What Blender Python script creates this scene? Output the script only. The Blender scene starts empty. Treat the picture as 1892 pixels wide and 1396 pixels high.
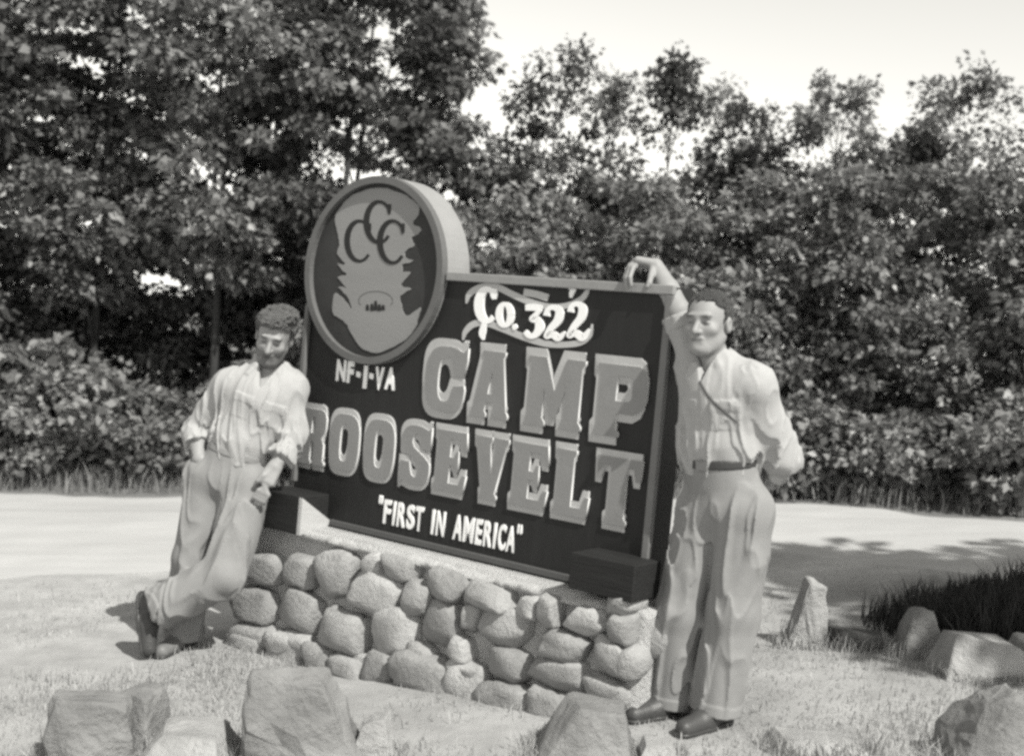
import bpy, bmesh, math
import numpy as np
from mathutils import Matrix, Vector

# ------------------------------------------------------------------ camera, world, sun, exposure
scene = bpy.context.scene
COL = scene.collection
R = math.radians
FPX, PITCH, ROLL, CZ = 2284.0, R(2.354), R(5.19), 1.56      # focal length in photo pixels, tilt, roll, eye height
cam_d = bpy.data.cameras.new('camera')
cam_d.sensor_width = 36.0
cam_d.lens = 36.0 * FPX / 1892.0
cam_d.clip_start, cam_d.clip_end = 0.05, 3000.0
cam_d.dof.use_dof = True
cam_d.dof.focus_distance = 5.35
cam_d.dof.aperture_fstop = 2.0
cam = bpy.data.objects.new('camera', cam_d)
COL.objects.link(cam)
cam.matrix_world = Matrix.Translation((0, 0, CZ)) @ Matrix.Rotation(math.pi / 2 - PITCH, 4, 'X') @ Matrix.Rotation(ROLL, 4, 'Z')
scene.camera = cam

SUN_AZ, SUN_EL = R(35.0), R(50.0)        # azimuth to the right of straight behind the camera
SUN_TO = Vector((math.sin(SUN_AZ) * math.cos(SUN_EL), -math.cos(SUN_AZ) * math.cos(SUN_EL), math.sin(SUN_EL)))
TINT = (1.0, 0.985, 0.925)               # warm tone of the old print
world = bpy.data.worlds.new('World')
scene.world = world
world.use_nodes = True
nt = world.node_tree
nt.nodes.clear()
sky = nt.nodes.new('ShaderNodeTexSky')
sky.sky_type = 'NISHITA'
sky.sun_disc = False
sky.sun_elevation = SUN_EL
sky.sun_rotation = math.atan2(SUN_TO.x, SUN_TO.y)
sky.air_density, sky.dust_density, sky.ozone_density = 4.0, 0.0, 1.0
bw = nt.nodes.new('ShaderNodeSeparateColor')       # the film sees one tone, not three
mul = nt.nodes.new('ShaderNodeMix')
mul.data_type = 'RGBA'
mul.blend_type = 'MULTIPLY'
mul.inputs[0].default_value = 1.0
mul.inputs[7].default_value = (*TINT, 1)
bg = nt.nodes.new('ShaderNodeBackground')
bg.inputs['Strength'].default_value = 0.127
wo = nt.nodes.new('ShaderNodeOutputWorld')
nt.links.new(sky.outputs[0], bw.inputs[0])
nt.links.new(bw.outputs[0], mul.inputs[6])
nt.links.new(mul.outputs[2], bg.inputs['Color'])
nt.links.new(bg.outputs[0], wo.inputs['Surface'])

sun_d = bpy.data.lights.new('sun', 'SUN')
sun_d.energy = 5.0
sun_d.angle = R(0.6)
sun_d.color = TINT
sun = bpy.data.objects.new('sun', sun_d)
COL.objects.link(sun)
sun.rotation_euler = SUN_TO.to_track_quat('Z', 'Y').to_euler()
sun.location = (6, -6, 12)

vs = scene.view_settings
vs.view_transform = 'Standard'
vs.look = 'None'
vs.exposure = 0.3
vs.gamma = 1.0
vs.use_curve_mapping = False
scene.cycles.filter_width = 3.0
scene.cycles.max_bounces = 6
scene.cycles.transparent_max_bounces = 4
scene.cycles.use_denoising = False

# ------------------------------------------------------------------ helpers
rng = np.random.default_rng(7)


def ray(px, py):
    X, Y = px - 946.0, py - 698.0
    c, s = math.cos(ROLL), math.sin(ROLL)
    x, y = X * c + Y * s, -X * s + Y * c
    c, s = math.cos(PITCH), math.sin(PITCH)
    return np.array([x, FPX * c - y * s, -FPX * s - y * c])


def P(px, py, Y):
    """World point on the sight line of a photo pixel at depth Y (used to measure the place)."""
    r = ray(px, py)
    return r * (Y / r[1]) + np.array([0, 0, CZ])


# the sign board stands on this vertical plane
ANG, SW, SH = R(36.808), 2.076, 1.265
SD = np.array([math.cos(ANG), -math.sin(ANG)])
SN = np.array([-math.sin(ANG), -math.cos(ANG)])
S0 = np.array([0.6167, 4.95]) - SW * SD
SZ = CZ + 0.217 - SH


def S(u, v, off):
    p = S0 + SD * u + SN * off
    return np.array([p[0], p[1], SZ + v])


def uv(px, py, off=0.0):
    r = ray(px, py)
    o = S0 + SN * off
    t = (o @ SN) / (r[:2] @ SN)
    p = r * t
    return np.array([(p[:2] - o) @ SD, p[2] + CZ - SZ])


def hash3(i, j, k, seed):
    h = (i * 374761393 + j * 668265263 + k * 2147483647 + seed * 1274126177) & 0xFFFFFFFF
    h = ((h ^ (h >> 13)) * 1274126177) & 0xFFFFFFFF
    return ((h ^ (h >> 16)) & 0xFFFF) / 65535.0 * 2 - 1


def noise(p, seed=0):
    p = np.asarray(p, float)
    f = np.floor(p).astype(np.int64)
    w = p - f
    w = w * w * (3 - 2 * w)
    out = 0
    for a in (0, 1):
        for b in (0, 1):
            for c in (0, 1):
                ww = (w[..., 0] if a else 1 - w[..., 0]) * (w[..., 1] if b else 1 - w[..., 1]) * (w[..., 2] if c else 1 - w[..., 2])
                out = out + ww * hash3(f[..., 0] + a, f[..., 1] + b, f[..., 2] + c, seed)
    return out


def gz(x, y):
    x = np.asarray(x, float)
    y = np.asarray(y, float)
    z = -0.02 + 0.1 * 14 * np.tanh(x / 14)
    q = np.stack([x * 1.1, y * 1.1, x * 0], -1)
    z = z + 0.022 * np.exp(-(((x - 0.78) / 0.45) ** 2 + ((y - 4.76) / 0.4) ** 2))
    z = z + 0.16 * np.exp(-(((x - 4.0) / 1.1) ** 2 + ((y - 6.3) / 0.65) ** 2))
    return z + 0.018 * noise(q, 5) + 0.008 * noise(q * 3.1, 6)


def mat(name, g, rough=0.85, var=0.2, scale=6.0, bump=0.0, bscale=60.0, spec=0.25, island=0.0, attr=None,
        transl=0.0, stretch=None, var2=0.0, scale2=1.0):
    m = bpy.data.materials.new(name)
    m.use_nodes = True
    t = m.node_tree
    N, L = t.nodes, t.links
    b = N['Principled BSDF']
    b.inputs['Roughness'].default_value = rough
    b.inputs['Specular IOR Level'].default_value = spec

    def math_node(op, a, bb):
        n = N.new('ShaderNodeMath')
        n.operation = op
        for i, v in enumerate((a, bb)):
            if isinstance(v, (int, float)):
                n.inputs[i].default_value = v
            else:
                L.new(v, n.inputs[i])
        return n.outputs[0]
    tc = N.new('ShaderNodeTexCoord')
    src = tc.outputs['Object']
    if stretch:
        mp = N.new('ShaderNodeMapping')
        mp.inputs['Scale'].default_value = stretch
        L.new(src, mp.inputs[0])
        src = mp.outputs[0]

    def nz(sc, detail=6, rg=0.6):
        n = N.new('ShaderNodeTexNoise')
        n.inputs['Scale'].default_value = sc
        n.inputs['Detail'].default_value = detail
        n.inputs['Roughness'].default_value = rg
        L.new(src, n.inputs['Vector'])
        return n.outputs['Fac']
    val = g
    if var:
        val = math_node('MULTIPLY', math_node('ADD', math_node('MULTIPLY', math_node('SUBTRACT', nz(scale), 0.5), 4 * var), 1.0), g)
    if var2:
        val = math_node('MULTIPLY', val, math_node('ADD', math_node('MULTIPLY', math_node('SUBTRACT', nz(scale2, 3), 0.5), 4 * var2), 1.0))
    if island:
        geo = N.new('ShaderNodeNewGeometry')
        val = math_node('MULTIPLY', val, math_node('ADD', math_node('MULTIPLY', math_node('SUBTRACT', geo.outputs['Random Per Island'], 0.5), 2 * island), 1.0))
    if attr:
        at = N.new('ShaderNodeAttribute')
        at.attribute_name = attr
        val = math_node('MULTIPLY', val, at.outputs['Fac'])
    if not isinstance(val, (int, float)):
        val = math_node('MAXIMUM', val, g * 0.15)
        cc = N.new('ShaderNodeCombineColor')
        for i in range(3):
            L.new(val, cc.inputs[i])
        col = cc.outputs[0]
        L.new(col, b.inputs['Base Color'])
    else:
        col = None
        b.inputs['Base Color'].default_value = (g, g, g, 1)
    if bump:
        bn = N.new('ShaderNodeBump')
        bn.inputs['Strength'].default_value = bump
        bn.inputs['Distance'].default_value = 0.02
        L.new(nz(bscale, 8, 0.65), bn.inputs['Height'])
        L.new(bn.outputs[0], b.inputs['Normal'])
    if transl:
        tr = N.new('ShaderNodeBsdfTranslucent')
        if col:
            L.new(col, tr.inputs['Color'])
        mx = N.new('ShaderNodeMixShader')
        mx.inputs[0].default_value = transl
        L.new(b.outputs[0], mx.inputs[1])
        L.new(tr.outputs[0], mx.inputs[2])
        L.new(mx.outputs[0], N['Material Output'].inputs['Surface'])
    return m


def mesh_np(name, V, polys, smooth=False, mats=(), tone=None):
    """polys: (n,k) int array or list of lists."""
    me = bpy.data.meshes.new(name)
    V = np.asarray(V, np.float32)
    if isinstance(polys, np.ndarray):
        n, k = polys.shape
        me.vertices.add(len(V))
        me.vertices.foreach_set('co', V.ravel())
        me.loops.add(n * k)
        me.loops.foreach_set('vertex_index', polys.astype(np.int32).ravel())
        me.polygons.add(n)
        me.polygons.foreach_set('loop_start', np.arange(0, n * k, k, dtype=np.int32))
        me.update(calc_edges=True)
    else:
        me.from_pydata(V.tolist(), [], [list(map(int, p)) for p in polys])
        me.update()
    if smooth:
        me.polygons.foreach_set('use_smooth', np.ones(len(me.polygons), bool))
    for m in mats:
        me.materials.append(m)
    if tone is not None:
        a = me.attributes.new('tone', 'FLOAT', 'POINT')
        a.data.foreach_set('value', np.asarray(tone, np.float32))
    return me


def link(name, me, parent=None, label=None, cat=None, group=None, kind=None, loc=None):
    o = bpy.data.objects.new(name, me)
    COL.objects.link(o)
    if parent is not None:
        o.parent = parent
    if loc is not None:
        o.location = loc
    for k, v in (('label', label), ('category', cat), ('group', group), ('kind', kind)):
        if v:
            o[k] = v
    return o


def box_vp(x0, x1, y0, y1, z0, z1):
    V = [(x, y, z) for x in (x0, x1) for y in (y0, y1) for z in (z0, z1)]
    Fc = [(0, 1, 3, 2), (4, 6, 7, 5), (0, 4, 5, 1), (2, 3, 7, 6), (0, 2, 6, 4), (1, 5, 7, 3)]
    return V, Fc


def bevel_box(x0, x1, y0, y1, z0, z1, b=0.004, jit=0.0, seed=0):
    bm = bmesh.new()
    V, Fc = box_vp(x0, x1, y0, y1, z0, z1)
    vs_ = [bm.verts.new(v) for v in V]
    for f in Fc:
        bm.faces.new([vs_[i] for i in f])
    bmesh.ops.recalc_face_normals(bm, faces=bm.faces)
    if b:
        bmesh.ops.bevel(bm, geom=list(bm.edges), offset=b, segments=2, affect='EDGES', profile=0.5)
    me = bpy.data.meshes.new('box')
    bm.to_mesh(me)
    bm.free()
    return me

# ------------------------------------------------------------------ materials
M = dict(
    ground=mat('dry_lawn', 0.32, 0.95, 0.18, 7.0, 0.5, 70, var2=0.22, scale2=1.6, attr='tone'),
    road=mat('pale_dirt_road', 0.40, 0.95, 0.07, 5.0, 0.3, 60, stretch=(0.12, 1.0, 1.0), var2=0.10, scale2=2.2),
    grass=mat('dry_grass_blade', 0.37, 0.8, 0.2, 2.2, island=0.3, spec=0.2, transl=0.25),
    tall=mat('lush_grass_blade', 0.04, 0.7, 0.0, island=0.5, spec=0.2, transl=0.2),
    verge=mat('verge_grass_blade', 0.2, 0.8, 0.0, island=0.5, spec=0.2, transl=0.25),
    leaf=mat('broad_leaf', 0.18, 0.42, 0.0, island=0.55, spec=0.45, transl=0.35),
    leaf_pale=mat('pale_leaf', 0.21, 0.42, 0.0, island=0.5, spec=0.45, transl=0.3),
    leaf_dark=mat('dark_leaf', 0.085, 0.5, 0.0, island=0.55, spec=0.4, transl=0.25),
    bark=mat('bark', 0.045, 0.95, 0.3, 20, 0.8, 40, stretch=(1, 1, 0.2)),
    bark_pale=mat('pale_bark', 0.2, 0.95, 0.3, 20, 0.8, 40, stretch=(1, 1, 0.2)),
    board=mat('dark_board_paint', 0.015, 0.55, 0.25, 5.0, 0.12, 30, spec=0.3, stretch=(3, 1, 0.6)),
    block=mat('dark_stained_wood', 0.018, 0.7, 0.25, 14, 0.3, 30, stretch=(0.3, 1, 3)),
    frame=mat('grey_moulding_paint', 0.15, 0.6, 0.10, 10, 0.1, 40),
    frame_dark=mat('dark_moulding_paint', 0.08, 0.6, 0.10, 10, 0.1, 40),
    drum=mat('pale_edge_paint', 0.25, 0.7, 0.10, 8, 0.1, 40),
    rim=mat('rim_paint', 0.115, 0.6, 0.10, 9, 0.1, 40),
    pine=mat('dark_pine_paint', 0.035, 0.7, 0.2, 9, 0.1, 60),
    field=mat('emblem_field_paint', 0.23, 0.7, 0.06, 6, 0.1, 60, stretch=(0.4, 1, 2)),
    letter=mat('letter_face_paint', 0.215, 0.65, 0.08, 8, 0.1, 60),
    outline=mat('letter_edge_paint', 0.40, 0.65, 0.08, 9, 0.1, 60),
    edge_white=mat('letter_side_paint', 0.6, 0.65, 0.06, 9, 0.05, 60),
    white=mat('white_letter_paint', 0.84, 0.6, 0.04, 9, 0.05, 60),
    banner=mat('banner_paint', 0.42, 0.65, 0.08, 9, 0.05, 60),
    sunlit_tone=mat('sunlit_side_tone', 0.42, 0.8, 0.10, 10, 0.2, 40, stretch=(1, 1, 5)),  # pale tone standing for sunlight on the left block's side
    mortar=mat('mortar', 0.44, 0.95, 0.12, 12, 0.9, 60),
    stone=mat('field_stone', 0.31, 0.9, 0.22, 9, 0.8, 45, var2=0.12, scale2=2.0),
    stone_b=mat('brown_field_stone', 0.26, 0.9, 0.25, 11, 0.8, 45, var2=0.15, scale2=2.5),
    stone_c=mat('pale_field_stone', 0.38, 0.9, 0.2, 8, 0.8, 45, var2=0.12, scale2=2.0),
    rock=mat('lawn_rock', 0.215, 0.92, 0.28, 6, 0.9, 38, var2=0.2, scale2=2.2),
    rock_pale=mat('pale_lawn_rock', 0.33, 0.92, 0.25, 6, 0.9, 38, var2=0.15, scale2=2.2),
    rock_dark=mat('dark_lawn_rock', 0.09, 0.92, 0.3, 6, 0.9, 38, var2=0.2, scale2=2.2),
    skin=mat('skin', 0.265, 0.55, 0.06, 30, 0.12, 160, spec=0.35, attr='tone'),
    shirt=mat('cotton_shirt', 0.355, 0.9, 0.04, 25, 0.15, 350, spec=0.1),
    khaki=mat('khaki_twill', 0.235, 0.9, 0.05, 25, 0.15, 350, spec=0.1),
    khaki_dark=mat('worn_khaki_twill', 0.30, 0.9, 0.05, 25, 0.15, 350, spec=0.1),
    hair_dark=mat('dark_hair', 0.05, 0.45, 0.3, 60, 0.9, 120, spec=0.5, stretch=(1, 1, 0.25)),
    hair_grey=mat('greying_hair', 0.10, 0.45, 0.35, 50, 0.9, 120, spec=0.5, stretch=(1, 0.25, 1)),
    hair_brown=mat('brown_hair', 0.11, 0.5, 0.35, 50, 0.9, 120, spec=0.5),
    shoe=mat('dark_leather', 0.05, 0.45, 0.2, 20, 0.2, 60, spec=0.5),
    shoe_tan=mat('scuffed_leather', 0.14, 0.5, 0.25, 20, 0.2, 60, spec=0.4),
    belt=mat('belt_leather', 0.04, 0.4, 0.1, 20, 0.1, 60, spec=0.5),
    chest_band=mat('dark_chest_band', 0.09, 0.8, 0.1, 20, 0.1, 60, spec=0.2),
    metal=mat('buckle_metal', 0.16, 0.3, 0.0, spec=0.8),
)

# ------------------------------------------------------------------ ground and road
def grid_axis(lo, hi, dense_lo, dense_hi, step, n_out):
    a = np.arange(dense_lo, dense_hi + 1e-6, step)
    l = dense_lo - np.geomspace(0.3, dense_lo - lo, n_out)[::-1]
    h = dense_hi + np.geomspace(0.3, hi - dense_hi, n_out)
    return np.concatenate([l, a, h])


gx = grid_axis(-600, 600, -8, 8, 0.1, 24)
gy = grid_axis(-200, 900, 2, 15, 0.1, 24)
GX, GY = np.meshgrid(gx, gy, indexing='ij')
nx_, ny_ = GX.shape
idx = np.arange(nx_ * ny_).reshape(nx_, ny_)
quads = np.stack([idx[:-1, :-1], idx[1:, :-1], idx[1:, 1:], idx[:-1, 1:]], -1).reshape(-1, 4)
V = np.stack([GX, GY, gz(GX, GY)], -1).reshape(-1, 3)
_rn = np.interp(GX, [-40, -14, -6, -4, -2.6, -1, 0.6, 1.8, 2.7, 4.6, 10, 24], [9.5, 8.2, 7.7, 7.65, 7.75, 8.2, 8.6, 8.45, 7.75, 6.0, 0.2, -15])
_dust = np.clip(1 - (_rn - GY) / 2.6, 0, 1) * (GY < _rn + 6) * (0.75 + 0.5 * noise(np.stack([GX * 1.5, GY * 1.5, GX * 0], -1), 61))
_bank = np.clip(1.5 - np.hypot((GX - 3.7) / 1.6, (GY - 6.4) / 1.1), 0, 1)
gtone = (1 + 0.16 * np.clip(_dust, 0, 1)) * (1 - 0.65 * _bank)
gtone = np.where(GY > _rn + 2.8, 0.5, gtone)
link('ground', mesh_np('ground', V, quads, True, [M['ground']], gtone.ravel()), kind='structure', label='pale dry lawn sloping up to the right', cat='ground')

far_pts = np.array([(-40, 16), (-14, 13.2), (-6, 12.25), (-4.98, 12.05), (-3.34, 11.75), (-1, 11.5), (1, 11.3), (2.49, 10.95), (4.17, 9.95), (7, 7.9), (14, 2), (30, -14)], float)
near_pts = np.array([(-40, 9.5), (-14, 8.2), (-6, 7.7), (-4, 7.65), (-2.6, 7.75), (-1, 8.2), (0.6, 8.6), (1.8, 8.45), (2.7, 7.75), (4.6, 6.0), (10, 0.2), (24, -15)], float)


def interp_poly(pts, n):
    t = np.linspace(0, len(pts) - 1, n)
    i = np.minimum(t.astype(int), len(pts) - 2)
    f = t - i
    p0 = pts[np.maximum(i - 1, 0)]
    p1, p2 = pts[i], pts[i + 1]
    p3 = pts[np.minimum(i + 2, len(pts) - 1)]
    f = f[:, None]
    return 0.5 * (2 * p1 + (p2 - p0) * f + (2 * p0 - 5 * p1 + 4 * p2 - p3) * f ** 2 + (3 * p1 - p0 - 3 * p2 + p3) * f ** 3)


NR, NC = 420, 61
fe, ne = interp_poly(far_pts, NR), interp_poly(near_pts, NR)
ne[:, 1] += 0.12 * noise(np.stack([ne[:, 0] * 2.5, ne[:, 0] * 0, ne[:, 0] * 0], -1), 31)
fe[:, 1] += 0.10 * noise(np.stack([fe[:, 0] * 2.5, fe[:, 0] * 0, fe[:, 0] * 0], -1), 32)
tt = np.linspace(0, 1, NC)[None, :, None]
RV = ne[:, None] * (1 - tt) + fe[:, None] * tt
edge = np.clip(np.minimum(tt[..., 0], 1 - tt[..., 0]) / 0.05, 0, 1)
rz = gz(RV[..., 0], RV[..., 1]) - 0.012 + 0.020 * edge + 0.03 * np.sin(np.pi * tt[..., 0]) ** 2
RV = np.concatenate([RV, rz[..., None]], -1).reshape(-1, 3)
idx = np.arange(NR * NC).reshape(NR, NC)
quads = np.stack([idx[:-1, :-1], idx[1:, :-1], idx[1:, 1:], idx[:-1, 1:]], -1).reshape(-1, 4)
link('road', mesh_np('road', RV, quads, True, [M['road']]), kind='structure', label='pale dirt road passing behind the sign', cat='road')


def road_near(x):
    return np.interp(x, near_pts[:, 0], near_pts[:, 1])


def road_far(x):
    return np.interp(x, far_pts[:, 0], far_pts[:, 1])


def blades(name, n, xs, ys, hlo, hhi, wid, m, keep, label, lean=0.35, seed=1, cat='grass'):
    r = np.random.default_rng(seed)
    x = r.uniform(*xs, n)
    y = r.uniform(*ys, n)
    k = keep(x, y, r)
    x, y = x[k], y[k]
    n = len(x)
    h = r.uniform(hlo, hhi, n) * (0.75 + 0.5 * (noise(np.stack([x * 2.3, y * 2.3, x * 0], -1), seed) + 0.5))
    h = np.maximum(h, hlo * 0.5)
    a = r.uniform(0, 2 * np.pi, n)
    w = wid * r.uniform(0.6, 1.4, n)
    d = r.uniform(0, 2 * np.pi, n)
    ln = h * lean * r.uniform(0.1, 1.6, n)
    b = np.stack([x, y, gz(x, y) - 0.004], -1)
    side = np.stack([np.cos(a), np.sin(a), a * 0], -1) * w[:, None] * 0.5
    mid = b + np.stack([np.cos(d) * ln * 0.3, np.sin(d) * ln * 0.3, h * 0.6], -1)
    tip = b + np.stack([np.cos(d) * ln, np.sin(d) * ln, h], -1)
    V = np.stack([b - side, b + side, mid + side * 0.7, tip, mid - side * 0.7], 1).reshape(-1, 3)
    i = np.arange(n)[:, None] * 5
    me = bpy.data.meshes.new(name)
    q = np.concatenate([i + np.array([[0, 1, 2]]), i + np.array([[0, 2, 4]]), i + np.array([[4, 2, 3]])], 0)
    return link(name, mesh_np(name, V, q, False, [m]), kind='stuff', label=label, cat=cat)


def in_wall(x, y, pad=0.0):
    q = np.stack([x, y], -1) - S0
    u = q @ SD
    o = q @ SN
    return (u > -0.2 - pad) & (u < SW + 0.1 + pad) & (o < 0.2 + pad) & (o > -0.4 - pad)


def keep_lawn(x, y, r):
    lim = road_near(x) + 0.15 * noise(np.stack([x * 3, y * 3, x * 0], -1), 44)
    dens = 0.42 + 0.75 * noise(np.stack([x * 1.7, y * 1.7, x * 0], -1), 21)
    fall = np.clip((lim - y - 0.5) / 2.2, 0.0, 1.0) ** 1.5
    inside = np.abs(x) < 0.46 * y + 0.4
    return (y < lim) & (~in_wall(x, y)) & (r.uniform(0, 1, len(x)) < dens * (0.05 + 0.95 * fall)) & inside


blades('lawn_grass', 150000, (-3.8, 3.8), (4.1, 8.4), 0.014, 0.045, 0.005, M['grass'], keep_lawn, 'short dry pale grass covering the lawn before the sign', seed=11)


def keep_tall(x, y, r):
    # a lush bank beside the road at the right
    e = ((x - 3.55) / 1.45) ** 2 + ((y - 6.35) / 0.95) ** 2
    e = e + 0.25 * noise(np.stack([x * 2, y * 2, x * 0], -1), 9)
    return e + 0.55 * r.uniform(0, 1, len(x)) ** 2 < 1.0


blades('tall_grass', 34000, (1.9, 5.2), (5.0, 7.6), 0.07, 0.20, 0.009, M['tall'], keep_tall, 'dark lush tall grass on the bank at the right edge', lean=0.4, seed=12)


def keep_verge(x, y, r):
    d = y - road_far(x) + 0.12 * noise(np.stack([x * 2.2, y * 2, x * 0], -1), 8)
    return (d > 0.02) & (d < 0.9) & (r.uniform(0, 1, len(x)) < np.clip(1.2 - d, 0.3, 1))


blades('verge_grass', 26000, (-7, 6.5), (8, 13.6), 0.08, 0.26, 0.012, M['verge'], keep_verge, 'ragged grass verge along the far edge of the road', lean=0.5, seed=13)


# ------------------------------------------------------------------ trees and shrubs
def tube(path, radii, seg=7):
    path = np.asarray(path, float)
    V, Fq = [], []
    for i, p in enumerate(path):
        d = path[min(i + 1, len(path) - 1)] - path[max(i - 1, 0)]
        d = d / (np.linalg.norm(d) + 1e-9)
        a = np.cross(d, (0.31, 0.95, 0.1))
        a /= np.linalg.norm(a)
        b = np.cross(d, a)
        for k in range(seg):
            t = 2 * math.pi * k / seg
            V.append(p + radii[i] * (a * math.cos(t) + b * math.sin(t)))
    for i in range(len(path) - 1):
        for k in range(seg):
            Fq.append((i * seg + k, i * seg + (k + 1) % seg, (i + 1) * seg + (k + 1) % seg, (i + 1) * seg + k))
    return np.array(V), np.array(Fq)


def leaf_cloud(centers, crad, per, size, seed, flat=0.6, out_c=None):
    r = np.random.default_rng(seed)
    n = len(centers) * per
    c = np.repeat(centers, per, 0)
    cr = np.repeat(crad, per)
    g = r.normal(0, 1, (n, 3))
    g /= np.linalg.norm(g, axis=1)[:, None]
    g *= (r.uniform(0, 1, n) ** 0.45)[:, None]
    g[:, 2] *= flat
    p = c + g * cr[:, None]
    ax = g + r.normal(0, 0.55, (n, 3))
    ax[:, 2] -= 0.35
    ax /= np.linalg.norm(ax, axis=1)[:, None]
    nr = r.normal(0, 0.6, (n, 3)) + np.array([0.15, -0.35, 0.75])
    sd = np.cross(ax, nr)
    sd /= np.linalg.norm(sd, axis=1)[:, None] + 1e-9
    nr = np.cross(sd, ax)
    L = size * (r.uniform(0.45, 1.5, n) * np.repeat(r.uniform(0.8, 1.25, len(centers)), per))[:, None]
    w = L * r.uniform(0.26, 0.40, n)[:, None]
    V = np.stack([p, p + ax * L * 0.45 + sd * w + nr * L * 0.1, p + ax * L - nr * L * 0.08, p + ax * L * 0.45 - sd * w + nr * L * 0.1], 1).reshape(-1, 3)
    q = np.arange(n * 4).reshape(n, 4)
    return V, q


def make_tree(kind, base, height, radii, low, nclump, per, size, leafm, barkm, label, cat, group, seed, trunk_r=0.05, lean=(0, 0), crad=(0.2, 0.42), flat=0.6, taper=0.0):
    """height: top of crown above base; radii: crown half widths; low: where the crown starts."""
    r = np.random.default_rng(seed)
    base = np.asarray(base, float)
    root = bpy.data.objects.new(kind, None)
    COL.objects.link(root)
    root.location = base
    root.empty_display_size = 0.2
    root['label'], root['category'] = label, cat
    if group:
        root['group'] = group
    lean = np.array([lean[0], lean[1], 0.0])
    # clump centres
    t = r.uniform(0, 1, nclump)
    zc = low + (height - low) * t
    prof = np.sqrt(np.clip(1 - (2 * t - 1) ** 2, 0.06, 1)) if taper == 0 else np.clip((1 - t) ** taper, 0.12, 1) * np.clip(t * 6 + 0.35, 0, 1)
    ang = r.uniform(0, 2 * np.pi, nclump)
    rr = r.uniform(0, 1, nclump) ** 0.5
    c = np.stack([np.cos(ang) * rr * prof * radii[0], np.sin(ang) * rr * prof * radii[1], zc], -1)
    c += lean * (zc / height)[:, None] + r.normal(0, 0.06, (nclump, 3))
    crd = r.uniform(crad[0], crad[1], nclump)
    V, q = leaf_cloud(c, crd, per, size, seed + 1, flat)
    link('crown', mesh_np('crown', V, q, False, [leafm]), root)
    # trunk with limbs reaching into clumps
    zz = np.linspace(-0.05, height * 0.92, 9)
    path = np.stack([r.normal(0, 0.03, 9).cumsum() * 0.5, r.normal(0, 0.03, 9).cumsum() * 0.5, zz], -1) + lean * (zz / height)[:, None]
    path[0, :2] = 0
    rad = trunk_r * np.linspace(1, 0.12, 9)
    TV, TF = tube(path, rad)
    k = r.choice(nclump, min(nclump, 16), replace=False)
    allV, allF, off = [TV], [TF], len(TV)
    for j in k:
        e = c[j]
        zs = max(0.1, e[2] - r.uniform(0.3, 0.8))
        s = np.array([np.interp(zs, path[:, 2], path[:, 0]), np.interp(zs, path[:, 2], path[:, 1]), zs])
        m = (s + e) / 2 + np.array([0, 0, -0.05])
        r0 = np.interp(zs, path[:, 2], rad) * 0.55
        bv, bf = tube([s, m, e], [r0, r0 * 0.7, 0.005], 5)
        allV.append(bv)
        allF.append(bf + off)
        off += len(bv)
    link('trunk', mesh_np('trunk', np.concatenate(allV), np.concatenate(allF), True, [barkm]), root)
    return root


def gbase(x, y):
    return (x, y, float(gz(x, y)))


GT = 'tall trees massed at the left'
tall = [  # x, y, height, rx, ry, low, clumps, label
    (-6.0, 13.0, 7.2, 1.5, 1.2, 0.6, 150, 'tall leafy tree at the far left edge of the wood'),
    (-4.55, 13.3, 7.4, 1.4, 1.2, 1.9, 125, 'tall leafy tree second from the left edge, above the pale bushes'),
    (-3.1, 13.1, 7.0, 1.3, 1.1, 2.1, 110, 'tall leafy tree with a dark hollow low in its crown, left of the leaning man'),
    (-1.9, 13.5, 7.0, 1.1, 1.1, 0.8, 125, 'tall leafy tree rising straight behind the round emblem'),
    (-1.15, 14.0, 5.3, 0.55, 0.7, 0.8, 60, 'rightmost tree of the tall left mass, its edge against open sky'),
    (-6.2, 15.2, 8.4, 1.8, 1.2, 0.4, 110, 'taller tree in the back row at the upper left corner'),
    (-3.9, 15.6, 8.4, 1.7, 1.2, 0.4, 110, 'taller tree in the back row above the left man'),
    (-2.2, 15.9, 7.8, 1.1, 1.1, 0.4, 90, 'taller tree in the back row left of the bright sky gap'),
]
for i, (x, y, h, rx, ry, lo, nc, lb) in enumerate(tall):
    make_tree('broadleaf_tree', gbase(x, y), h, (rx, ry), lo, nc, 165, 0.086, M['leaf'] if i % 3 else M['leaf_dark'], M['bark'], lb, 'tree', GT, 100 + i * 7, 0.055, crad=(0.18, 0.42), flat=0.5)

GS = 'slender young trees against the sky at the right'
sap = [  # photo pixel of the top, depth, crown rx, low, clumps, label
    (965, 255, 14.2, 0.40, 1.9, 26, 'short young tree just right of the tall left mass'),
    (1045, 70, 14.2, 0.42, 2.7, 30, 'tallest slender tree behind the camp letters, left of centre sky'),
    (1125, 150, 14.6, 0.36, 2.4, 30, 'broad young tree touching the right side of the tallest slender tree'),
    (1255, 105, 14.0, 0.26, 2.9, 16, 'thin spiky young tree above the raised hand'),
    (1325, 145, 14.9, 0.24, 3.0, 12, 'feathery young tree above the right man'),
    (1405, 190, 14.4, 0.42, 2.3, 30, 'round topped young tree right of the thin spiky one'),
    (1555, 145, 14.0, 0.40, 3.0, 30, 'two pronged young tree on a bare forked stem'),
    (1640, 270, 14.6, 0.36, 2.2, 22, 'lower young tree sloping down beside the two pronged one'),
    (1800, 135, 13.8, 0.42, 3.1, 30, 'rounded young tree on twin bare stems at the right edge'),
    (1905, 310, 13.6, 0.4, 2.0, 20, 'low leafy tree cut by the right border of the picture'),
]
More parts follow.
